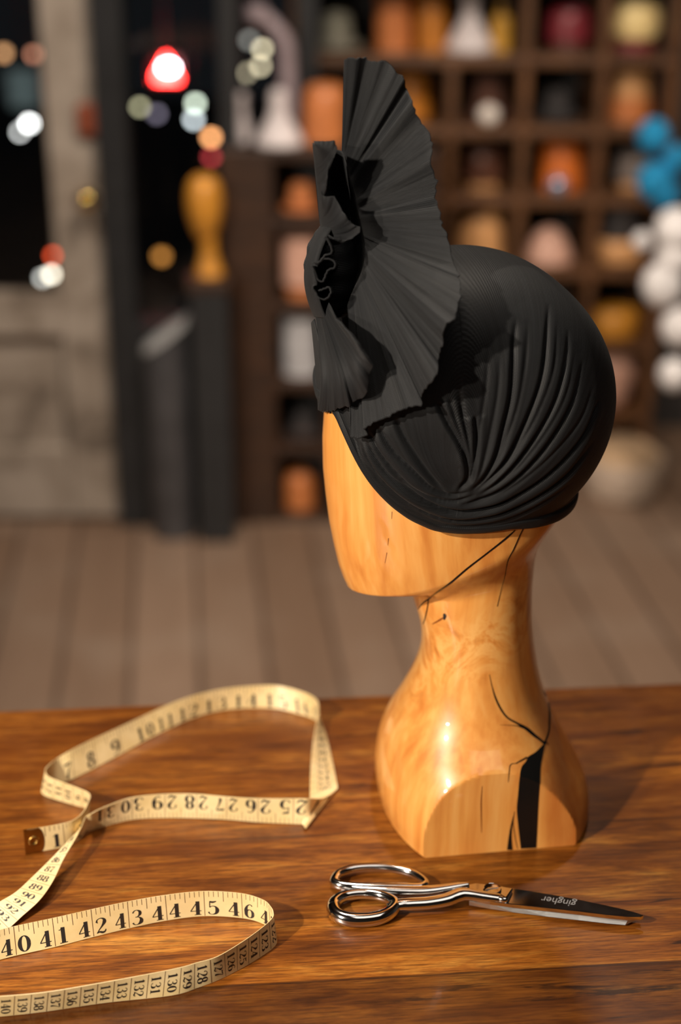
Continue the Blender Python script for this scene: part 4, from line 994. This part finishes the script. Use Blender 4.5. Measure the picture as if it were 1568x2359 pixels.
# ================================================================== shelves behind
def px_m(px, py, Y): return FPX/np.dot(on_y(px, py, Y)-CAM, _F)
def shelf_unit(name, label, verticals, boards, Y0, depth, thick=0.026, back=True, stile_w=None, low={}, wm='shelfwood'):
    """verticals: px positions; boards: px rows of the top surface at the front edge"""
    xs_ = [X(p, Y0) for p in verticals]; zs_ = [Z(p, Y0) for p in boards]
    yc = Y0+depth/2
    t = thing(name, label, 'shelf', ((xs_[0]+xs_[-1])/2, yc, 0.0))
    ztop = max(zs_)
    for k, x_ in enumerate(xs_):
        wv = thick if stile_w is None or k else stile_w
        zt_ = Z(low[k], Y0)-thick if k in low else ztop
        b = MB(); b.box((x_, yc, zt_/2), (wv, depth, zt_)); bevel(b.build('upright', M[wm], t, smooth=False), 0.003)
    for i, z_ in enumerate(zs_):
        b = MB(); b.box(((xs_[0]+xs_[-1])/2, yc+0.002, z_-thick/2), (xs_[-1]-xs_[0]+0.02, depth-0.012, thick)); bevel(b.build('shelf_board', M[wm], t, smooth=False), 0.003)
    if back:
        b = MB(); b.box(((xs_[0]+xs_[-1])/2, Y0+depth+0.006, ztop/2), (xs_[-1]-xs_[0], 0.012, ztop)); b.build('back_panel', M['black'], t, smooth=False)
    return dict(x=xs_, z=zs_)
YB, YA = 3.90, 3.56
UB = shelf_unit('cubby_shelf', 'tall dark wooden cubbyhole shelf full of hat blocks, behind the turban', [690, 858, 1022, 1178, 1343, 1494], [-230, -50, 130, 295, 455, 622, 795, 960, 1110], YB, 0.32, low={1: 130, 2: 130}, wm='shelflight')
UA = shelf_unit('low_shelf', 'low dark wooden shelf with a broad end post, left of the tall cubbyhole shelf', [578, 760, 985], [345, 505, 700, 880, 1030, 1192], YA, 0.20, stile_w=0.125)
sh_B = dict(zip([-230, -50, 130, 295, 455, 622, 795, 960, 1110], UB['z'])); sh_A = dict(zip([345, 505, 700, 880, 1030, 1192], UA['z']))
CLR = dict(mauve=srgb(150, 134, 138), tan=srgb(214, 158, 104), cream=srgb(250, 214, 150), orange=srgb(214, 112, 44), terra=srgb(196, 118, 66), pink=srgb(206, 160, 140), brown=srgb(88, 54, 40), darkbrown=srgb(56, 38, 30),
           wine=srgb(120, 40, 48), grey=srgb(120, 108, 102), dgrey=srgb(52, 48, 48), white=srgb(214, 204, 204), mustard=srgb(200, 150, 60), greygreen=srgb(120, 118, 104), black=(0.012, 0.012, 0.013), silver=srgb(178, 176, 178), honey=srgb(206, 140, 50), amber=srgb(190, 118, 40))
_mc = {}
def cm(c, rough=0.5):
    k = (c, rough)
    if k not in _mc: _mc[k] = plain('painted_'+c if c in ('white', 'black') else c+'_wood', CLR[c], rough, 0, 0.18, 22)
    return _mc[k]
P_BLOCK = [(0.0, 0), (0.93, 0.0), (1.0, 0.04), (1.0, 0.45), (0.96, 0.68), (0.82, 0.88), (0.55, 0.97), (0.0, 1.0)]
P_DRUM = [(0.0, 0), (0.96, 0.0), (1.0, 0.05), (1.0, 0.9), (0.94, 0.98), (0.0, 1.0)]
P_BELL = [(0.0, 0), (1.0, 0.0), (0.98, 0.10), (0.72, 0.30), (0.45, 0.50), (0.34, 0.70), (0.36, 0.88), (0.26, 0.98), (0.0, 1.0)]
P_CROWN = [(0.0, 0.0), (0.60, 0.0), (0.62, 0.25), (0.58, 0.70), (0.46, 0.95), (0.0, 1.0)]
P_BRIM = [(0.0, 0.0), (0.92, 0.06), (1.0, 0.14), (0.97, 0.20), (0.6, 0.14), (0.0, 0.14)]
P_BOTTLE = [(0.0, 0), (0.95, 0.0), (1.0, 0.04), (1.0, 0.60), (0.85, 0.72), (0.38, 0.80), (0.36, 0.97), (0.0, 1.0)]
P_FOOT = [(0.0, 0), (0.9, 0.0), (1.0, 0.3), (0.9, 1.0), (0.0, 1.0)]
P_DISC = [(0.0, 0.0), (0.86, 0.0), (0.98, 0.25), (1.0, 0.55), (0.93, 0.85), (0.7, 1.0), (0.0, 1.0)]
def sprof(p, r, h, n=5):
    q = catmull(np.array(p), n); q[:, 0] = np.clip(q[:, 0], 0.0003, 1.02); q[:, 1] = np.clip(q[:, 1], 0, 1); return [(a*r, b*h) for a, b in q]
def place(name, label, cat, px, pyt, wpx, zsurf, Y, parts, group=None, sy=1.0, tilt=0.0):
    """parts: list of (part name, profile, radius share, height share, base share, material). Height follows the photo row pyt at depth Y."""
    zsurf = zsurf+0.0012
    x_ = X(px, Y); r = wpx/2/px_m(px, pyt, Y); top = Z(pyt, Y); h = max(0.015, top-zsurf)
    base_ = (x_, Y, zsurf)
    if len(parts) == 1:
        b = MB(); b.lathe(base_, sprof(parts[0][1], r*parts[0][2], h*parts[0][3]), 36, 0, 1, sy); o = b.build(name, parts[0][5], None, base_); tag(o, label, cat, group)
    else:
        o = thing(name, label, cat, base_, group)
        for (pn, pf, rs, hs, bs, mt) in parts:
            b = MB(); b.lathe((x_, Y, zsurf+h*bs), sprof(pf, r*rs, h*hs), 36, 0, 1, sy); q = b.build(pn, mt, o)
    return o
def YP(zs, boards): return zs
yb, ya = YB+0.13, YA+0.10
G1 = 'wooden hat blocks on the cubbyhole shelf'; G2 = 'hats on the cubbyhole shelf'
def hat(label, px, pyt, wpx, z_, Y, c, band=None, **k):
    return place('brimmed_hat', label, 'hat', px, pyt, wpx, z_, Y, [('brim', P_BRIM, 1.0, 1.0, 0.0, cm(c, .8)), ('crown', P_CROWN, 1.0, 1.0-0.1, 0.1, cm(c, .8)), ('hat_band', P_DRUM, 0.64, 0.16, 0.12, cm(band or 'black', .6))], **k)
def block(label, px, pyt, wpx, z_, Y, c, p=P_BLOCK, foot=None, group=G1):
    if foot: return place('hat_block', label, 'hat block', px, pyt, wpx, z_, Y, [('block', p, 1.0, 0.78, 0.22, cm(c, .4)), ('foot', P_DRUM, 0.80, 0.22, 0.0, cm(foot, .5))], group)
    return place('hat_block', label, 'hat block', px, pyt, wpx, z_, Y, [('block', p, 1.0, 1.0, 0.0, cm(c, .4))], group)
zB = sh_B; zA = sh_A
# top row of the tall shelf, cut by the picture's upper edge
hat('drab grey green hat on the top shelf, left of the terracotta cylinder', 775, 20, 118, zB[130], yb, 'greygreen', 'grey', group=G2)
block('tall terracotta cylinder on the top shelf above the fan bow', 897, -18, 84, zB[130], yb, 'terra', P_DRUM)
block('leaning amber block on the top shelf between terracotta cylinder and white bell form', 975, -20, 70, zB[130], yb, 'amber', P_BLOCK)
place('bell_form', 'white bell shaped form on the top shelf beside the mustard bottle', 'hat stand', 1056, -18, 112, zB[130], yb-0.01, [('bell', P_BELL, 1.0, 1.0, 0.0, cm('white'))])
place('bottle', 'mustard yellow bottle on the top shelf right of the white bell form', 'bottle', 1120, -6, 46, zB[130], yb, [('body', P_BOTTLE, 1.0, .92, 0.0, cm('mustard', .3)), ('cap', P_DRUM, .42, .09, .91, cm('darkbrown'))])
block('wine red felt block on a brown foot, second cell of the top shelf', 1262, 10, 104, zB[130], yb, 'wine', P_BLOCK, 'brown')
block('cream rounded block raised on a dark red foot at the top shelf end', 1400, -4, 118, zB[130], yb, 'cream', [(0, 0), (.75, 0), (.95, .15), (1, .5), (.92, .82), (.6, .98), (0, 1)], 'wine')
# second row
place('storage_box', 'flat black box under the top shelf, left of the fan bow', 'box', 772, 150, 106, zB[295], yb+0.07, [('body', P_DRUM, 1.0, .8, 0.0, cm('black')), ('lid', P_DRUM, 1.03, .2, .8, cm('black'))])
block('dark amber post block in shadow, behind the tip of the fan bow', 935, 165, 90, zB[295], yb+0.04, 'amber', P_BLOCK)
hat('wide brown felt hat on the second row, beside the fan bow', 1100, 168, 116, zB[295], yb, 'brown', 'darkbrown', group=G2)
hat('dark grey hat on the second row under the wine red block', 1248, 198, 112, zB[295], yb, 'dgrey', 'black', group=G2)
place('hat_block', 'pair tone tan block, waisted in the middle, second row at the shelf end', 'hat block', 1400, 158, 102, zB[295], yb, [('upper_block', P_BLOCK, .94, .52, .48, cm('tan')), ('lower_block', P_DRUM, 1.0, .48, 0, cm('terra'))], G1)
# third row
block('dark brown block on a tan foot in the third row beside the fan bow', 1094, 330, 94, zB[455], yb, 'brown', P_BLOCK, 'tan')
block('bright orange domed block in the third row', 1264, 323, 98, zB[455], yb, 'orange', [(0, 0), (.97, 0), (1, .05), (1, .55), (.93, .8), (.7, .95), (0, 1)])
block('small warm grey block on a tan foot in the third row at the shelf end', 1420, 344, 84, zB[455], yb, 'grey', P_BLOCK, 'tan')
# fourth row
block('plain tan domed block in the fourth row just above the turban', 1094, 474, 108, zB[622], yb-0.02, 'tan')
place('bell_form', 'pale pink bell shaped form in the fourth row above the turban', 'hat stand', 1246, 520, 112, zB[622], yb-0.03, [('bell', [(0, 0), (.92, 0), (1, .1), (.9, .35), (.7, .62), (.48, .85), (.2, .98), (0, 1)], 1.0, 1.0, 0.0, cm('pink'))])
place('storage_box', 'black box resting on the flat orange disc in the fourth row', 'box', 1400, 466, 100, Z(544, yb-0.02)-0.0005, yb-0.02, [('body', P_DRUM, 1.0, .82, 0.0, cm('dgrey')), ('lid', P_DRUM, 1.03, .18, .82, cm('dgrey'))])
block('flat orange disc shaped block under the black box in the fourth row', 1400, 544, 116, zB[622], yb-0.02, 'tan', P_DISC)
# lower rows on the right
block('flat honey coloured disc block in the sixth row behind the turban', 1400, 706, 118, zB[795], yb-0.03, 'honey', P_DISC)
block('wide pink brown rounded block in the row just under the honey disc', 1400, 806, 118, zB[960], yb-0.03, 'pink', [(0, 0), (.5, 0), (.8, .2), (1, .6), (.9, .85), (.55, .98), (0, 1)])
# low shelf, top and rows
place('bell_form', 'slim white form standing alone on the low shelf at its end post', 'hat stand', 562, 212, 60, zA[345], ya, [('bell', [(0, 0), (1, 0), (1, .3), (.8, .5), (.72, .75), (.8, .92), (.4, 1), (0, 1)], 1, 1, 0, cm('white'))])
place('bell_form', 'large white funnel form on the low shelf, with the tall bent neck', 'hat stand', 652, 205, 112, zA[345], YA+0.062, [('bell', P_BELL, 1, 1, 0, cm('white'))], sy=0.85)
block('orange tan domed block on top of the low shelf beside the bow tip', 752, 190, 104, zA[345], ya, 'terra', [(0, 0), (.95, 0), (1, .1), (1, .6), (.9, .85), (.6, .97), (0, 1)], group='wooden hat blocks on the low shelf')
GA = 'wooden hat blocks on the low shelf'
hat('flat tan hat in the top row of the low shelf', 698, 418, 92, zA[505], ya-0.01, 'terra', 'brown')
block('pale pink block on a brown foot in the second row of the low shelf', 698, 540, 92, zA[700], ya-0.02, 'pink', P_DRUM, 'terra', GA)
place('hat_box', 'white grey cylinder box in the third row of the low shelf', 'box', 696, 726, 88, zA[880], ya-0.02, [('body', P_DRUM, 1, .84, 0, cm('silver')), ('lid', P_DRUM, 1.04, .17, .83, cm('silver'))])
hat('dark grey brown hat in the fourth row of the low shelf', 700, 944, 92, zA[1030], ya-0.01, 'dgrey', 'brown')
block('small orange block in the bottom row of the low shelf', 688, 1082, 70, zA[1192], ya-0.02, 'terra', P_BLOCK, None, GA)
# bent white neck stem above the large funnel form: a swan-necked stand
sw = thing('swan_neck_stand', 'pale swan necked stand rising behind the white funnel form', 'hat stand', (X(668, (YA+0.163)), (YA+0.163), zA[345]))
b = MB(); ys_ = (YA+0.163)
cc = catmull([on_y(668, 345, ys_)*[1, 1, 0]+[0, 0, zA[345]+0.012], on_y(665, 240, ys_), on_y(662, 150, ys_), on_y(655, 95, ys_), on_y(622, 52, ys_), on_y(596, 34, ys_)], 8)
b.tube(cc, np.linspace(0.022, 0.017, len(cc)), 18, up=(0, 1, 0)); b.build('stem', cm('mauve'), sw)
b = MB(); b.lathe((X(668, ys_), ys_, zA[345]+0.001), sprof(P_FOOT, 0.030, 0.02), 28); b.build('foot', cm('mauve'), sw)
b = MB(); hd = on_y(592, 33, ys_); b.lathe(hd-np.array([0, 0, 0.02]), sprof([(0, 0), (.8, .1), (1, .5), (.8, .9), (0, 1)], 0.028, 0.042), 24); b.build('finial', cm('mauve'), sw)

# ================================================================== by the shop window
PL = thing('plinth', 'dark wooden plinth under the honey coloured head at the shop window', 'plinth', (X(492, 3.485), 3.485, 0))
zpl = Z(648, 3.43)
b = MB(); b.box((X(492, 3.485), 3.485, (zpl-0.03)/2), (0.088, 0.095, zpl-0.03)); bevel(b.build('post', M['black'], PL, smooth=False), 0.004)
b = MB(); b.box((X(492, 3.485), 3.485, zpl-0.015), (0.100, 0.105, 0.03)); bevel(b.build('top_slab', M['shelfwood'], PL, smooth=False), 0.004)
hx = X(492, 3.485); hs = thing('display_head', 'honey coloured wooden head on a long neck beside the low shelf', 'display head', (hx, 3.485, zpl))
H_ = Z(402, 3.485)-zpl; r_ = 42/px_m(492, 450, 3.485)
b = MB(); b.lathe((hx, 3.485, zpl), sprof([(0, 0), (.72, 0), (.74, .04), (.60, .12), (.44, .22), (.42, .34), (.40, .42)], r_, H_), 30); b.build('neck', cm('honey', .35), hs)
b = MB(); b.lathe((hx-0.006, 3.485, zpl+H_*0.36), sprof([(0, 0), (.40, .02), (.72, .18), (.94, .42), (1, .62), (.86, .85), (.5, .97), (0, 1)], r_, H_*0.64), 30); b.build('head', cm('honey', .35), hs)
bn = thing('metal_bin', 'tall grey metal bin with a sloped pale lid, beside the black door post', 'bin', (X(385, 3.49), 3.49, 0))
bw = 104/px_m(385, 900, 3.49); bx_ = X(388, 3.49); zt1, zt0 = Z(742, 3.49), Z(818, 3.49)
b = MB(); ang = np.linspace(0, 2*np.pi, 40, endpoint=False)
def bring(r, zf): return [(bx_+r*math.cos(a), 3.49+r*0.8*math.sin(a), zf(math.cos(a))) for a in ang]
zl = lambda c: zt0+(zt1-zt0)*(c+1)/2
rings = [bring(bw/2*0.96, lambda c: 0.0), bring(bw/2, lambda c: 0.01), bring(bw/2, zl)]
v_ = sum(rings, []); b.add(v_, [(i*40+k, i*40+(k+1) % 40, (i+1)*40+(k+1) % 40, (i+1)*40+k) for i in range(2) for k in range(40)]+[tuple(range(39, -1, -1)), tuple(80+k for k in range(40))])
smooth_angle(b.build('bin_body', plain('dark_galvanised', (0.10, 0.10, 0.108), 0.42, 0.6), bn))
b = MB(); r1 = bring(bw/2*1.04, lambda c: zl(c)+0.001); r2 = bring(bw/2*1.04, lambda c: zl(c)+0.02); v_ = r1+r2
b.add(v_, [(k, (k+1) % 40, 40+(k+1) % 40, 40+k) for k in range(40)]+[tuple(range(39, -1, -1)), tuple(40+k for k in range(40))]); smooth_angle(b.build('sloped_lid', plain('pale_zinc', (0.42, 0.42, 0.42), 0.5), bn))

# ================================================================== right edge: garlands and basket
def garland(name, label, x_px, Y, balls, c, cordc):
    xo = X(x_px, Y); t = thing(name, label, 'garland', (xo, Y, 3.05))
    b = MB(); pts = [(xo, Y, 3.049)]+[tuple(on_y(px, py, Y)) for px, py, w_ in balls]
    b.tube(np.array(pts), 0.003, 8, up=(0, 1, 0)); b.build('cord', cordc, t)
    for px, py, w_ in balls:
        p_ = on_y(px, py, Y); r = w_/2/px_m(px, py, Y)
        me = bmesh.new(); bmesh.ops.create_icosphere(me, subdivisions=4, radius=1.0)
        v_ = np.array([q.co[:] for q in me.verts]); g = 1+0.05*np.sin(v_[:, 0]*17+py)*np.sin(v_[:, 1]*19)*np.sin(v_[:, 2]*15+px)
        f_ = [tuple(q.index for q in fc_.verts) for fc_ in me.faces]; me.free()
        link('pompom', p_+v_*g[:, None]*r*np.array([1, 1, 1.08]), f_, c, t)
    return t
blue = plain('bright_blue_wool', srgb(20, 128, 176), 0.9); white_w = plain('white_wool', srgb(226, 222, 222), 0.9)
garland('pompom_garland', 'bright blue pompom garland hanging by the right end of the shelf', 1512, 3.42, [(1505, 314, 76), (1560, 368, 66), (1508, 418, 84), (1532, 448, 70)], blue, M['black'])
garland('pompom_garland', 'white pompom garland hanging below the blue one', 1552, 3.34, [(1556, 530, 96), (1478, 556, 44), (1550, 592, 80), (1526, 656, 96), (1566, 752, 88), (1552, 862, 70)], white_w, M['black'])
KY = 3.775
bk_ = thing('floor_basket', 'low round pale basket on the floor right of the turban', 'basket', (X(1446, KY), KY, 0))
rb = 96/px_m(1446, 1080, KY); hb_ = Z(1045, KY)
b = MB(); b.lathe((X(1446, KY), KY, 0), sprof([(0, 0), (.78, 0), (.92, .2), (1, .6), (.97, 1), (.88, .98), (.0, .9)], rb, hb_), 44); b.build('bowl', plain('pale_wicker', srgb(186, 166, 148), 0.8, 0, 0.25, 40), bk_)
b = MB(); b.lathe((X(1446, KY), KY, hb_*0.9), sprof([(0, 0), (.86, 0), (.84, .4), (.5, .9), (0, 1)], rb, 0.05), 40); b.build('filling', plain('straw_filling', srgb(190, 158, 124), 0.9), bk_)

# ================================================================== lights seen through the dark glass, and bright glints
def bulb(label, px, py, Y, r, col, power, name='string_bulb', group='small lights seen through the shop window'):
    p_ = on_y(px, py, Y); t = thing(name, label, 'light bulb', p_, group)
    me = bmesh.new(); bmesh.ops.create_icosphere(me, subdivisions=2, radius=r); v_ = np.array([q.co[:] for q in me.verts]); f_ = [tuple(q.index for q in fc_.verts) for fc_ in me.faces]; me.free()
    link('glass_globe', p_+v_, f_, emit('lit_globe', col, power), t)
    b = MB(); b.tube([p_+[0, 0, r*0.8], p_+[0, 0, r*1.9]], r*0.55, 12, up=(0, 1, 0)); b.build('socket', M['black'], t)
    b = MB(); b.tube([p_+[0, 0, r*1.9], [p_[0], p_[1], 3.4]], 0.002, 6, up=(0, 1, 0)); b.build('wire', M['black'], t)
W_ = (1, .98, .95); WW = (1, .84, .56)
bulb('brightest white bulb behind the door glass', 68, 284, 5.2, .0115, W_, 26)
bulb('dimmer white bulb just below the brightest one behind the door glass', 46, 304, 5.45, .010, W_, 9)
bulb('warm white bulb low behind the door glass above the middle rail', 118, 632, 4.4, .011, (1, .88, .70), 11)
bulb('pale bulb beside the warm one, low behind the door glass', 98, 640, 4.55, .010, (.95, .92, .85), 6)
bulb('small red bulb above the warm white one behind the door glass', 122, 588, 4.5, .010, (1, .10, .03), 7)
bulb('dull rose bulb high behind the door glass', 78, 125, 4.6, .012, (1, .40, .24), 3.5)
bulb('greenish white bulb under the red lamp', 450, 238, 5.0, .0125, (.80, .90, .72), 9)
bulb('cool white bulb, lower of the pair under the red lamp', 446, 275, 5.25, .0125, (.85, .92, .95), 8)
bulb('orange bulb below the cool white pair', 486, 316, 4.8, .014, (1, .42, .16), 9)
bulb('faint deep red bulb below the orange one', 487, 362, 4.9, .012, (.6, .05, .06), 5)
bulb('olive bulb left of the red lamp, beside the black post', 322, 246, 5.0, .0115, (.72, .66, .40), 5)
bulb('faint violet bulb right of the olive one', 360, 262, 5.0, .013, (.42, .36, .48), 3)
bulb('upper warm amber bulb near the pale swan neck', 604, 112, 4.9, .0115, WW, 6.5)
bulb('lower warm amber bulb near the pale swan neck', 600, 152, 5.15, .0115, WW, 6)
bulb('dim amber bulb left of the two warm amber ones', 568, 168, 5.5, .012, WW, 3.2)
bulb('faint grey bulb above the dim amber one', 574, 92, 5.3, .0130, (.7, .68, .62), 2.2)
bulb('dark amber bulb low in the window over the grey bin', 372, 590, 4.7, .016, (1, .40, .08), 2.2)
rl = thing('signal_lamp', 'glowing red triangular lamp with a white hot centre, outside the window', 'lamp', on_y(382, 160, 5.4))
Yr = 5.4
def tri(Y): return [on_y(px, py, Y) for px, py in ((381, 130), (351, 186), (411, 186))]
fr, bkk = tri(Yr), [q+np.array([0, 0.03, 0]) for q in tri(Yr)]
b = MB(); b.add(fr+bkk, [(0, 1, 2), (5, 4, 3), (0, 3, 4, 1), (1, 4, 5, 2), (2, 5, 3, 0)]); b.build('red_lens', emit('red_glow', (1.0, 0.03, 0.025), 60), rl, smooth=False)
pc = on_y(388, 156, Yr-0.03); me = bmesh.new(); bmesh.ops.create_icosphere(me, subdivisions=3, radius=1); v_ = np.array([q.co[:] for q in me.verts]); f_ = [tuple(q.index for q in fc_.verts) for fc_ in me.faces]; me.free()
link('white_bulb', pc+v_*np.array([.022, .012, .012]), f_, emit('white_glow', (1, .92, 1), 45), rl)
b = MB(); b.box(on_y(382, 160, Yr+0.05)+np.array([0, 0, 0]), (.10, .03, .09)); b.build('housing', M['black'], rl, smooth=False)
b = MB(); p_ = on_y(382, 160, Yr+0.05); b.tube([(p_[0], p_[1], p_[2]+0.04), (p_[0], p_[1], 3.4)], 0.004, 8, up=(0, 1, 0)); b.build('hanger', M['black'], rl)
sg = thing('teal_board', 'dim teal board outside, seen through the door glass, its glow added', 'sign', on_y(58, 205, 5.0))  # board for a teal patch; its emission stands in for street light
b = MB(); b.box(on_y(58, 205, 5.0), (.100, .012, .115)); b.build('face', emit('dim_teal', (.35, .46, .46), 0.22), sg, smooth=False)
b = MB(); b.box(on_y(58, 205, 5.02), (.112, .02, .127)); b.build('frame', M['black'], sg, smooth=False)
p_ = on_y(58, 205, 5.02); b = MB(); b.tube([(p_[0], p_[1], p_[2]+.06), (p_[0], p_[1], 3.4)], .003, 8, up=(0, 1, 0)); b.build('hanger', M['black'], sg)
bulb('dull orange bulb at the left edge, high behind the door glass', 8, 122, 4.6, .014, (1, .50, .22), 3.0)
# glints on the shelf: two balls added to stand for reflected lamp light
def ball(name, label, cat, px, py, zs_, Y, r, m, group=None):
    p_ = np.array([X(px, Y), Y, zs_+r+0.001]); me = bmesh.new(); bmesh.ops.create_icosphere(me, subdivisions=3, radius=r); v_ = np.array([q.co[:] for q in me.verts]); f_ = [tuple(q.index for q in fc_.verts) for fc_ in me.faces]; me.free()
    return tag(link(name, p_+v_, f_, m, None, p_), label, cat, group)
ball('white_glint', 'small white ball standing for a glint in front of the wide brown hat', 'ball', 1102, 268, zB[295], YB+0.035, .026, NT('glint_white').set(Base_Color=srgb(240, 230, 220), Roughness=0.15).m)
ball('blue_glint', 'small silvery blue ball standing for a lamp reflection under the orange block', 'ball', 1258, 468, zB[455], YB+0.030, .025, NT('blue_silver').set(Base_Color=srgb(170, 186, 210), Roughness=0.2, Metallic=0.6).m)
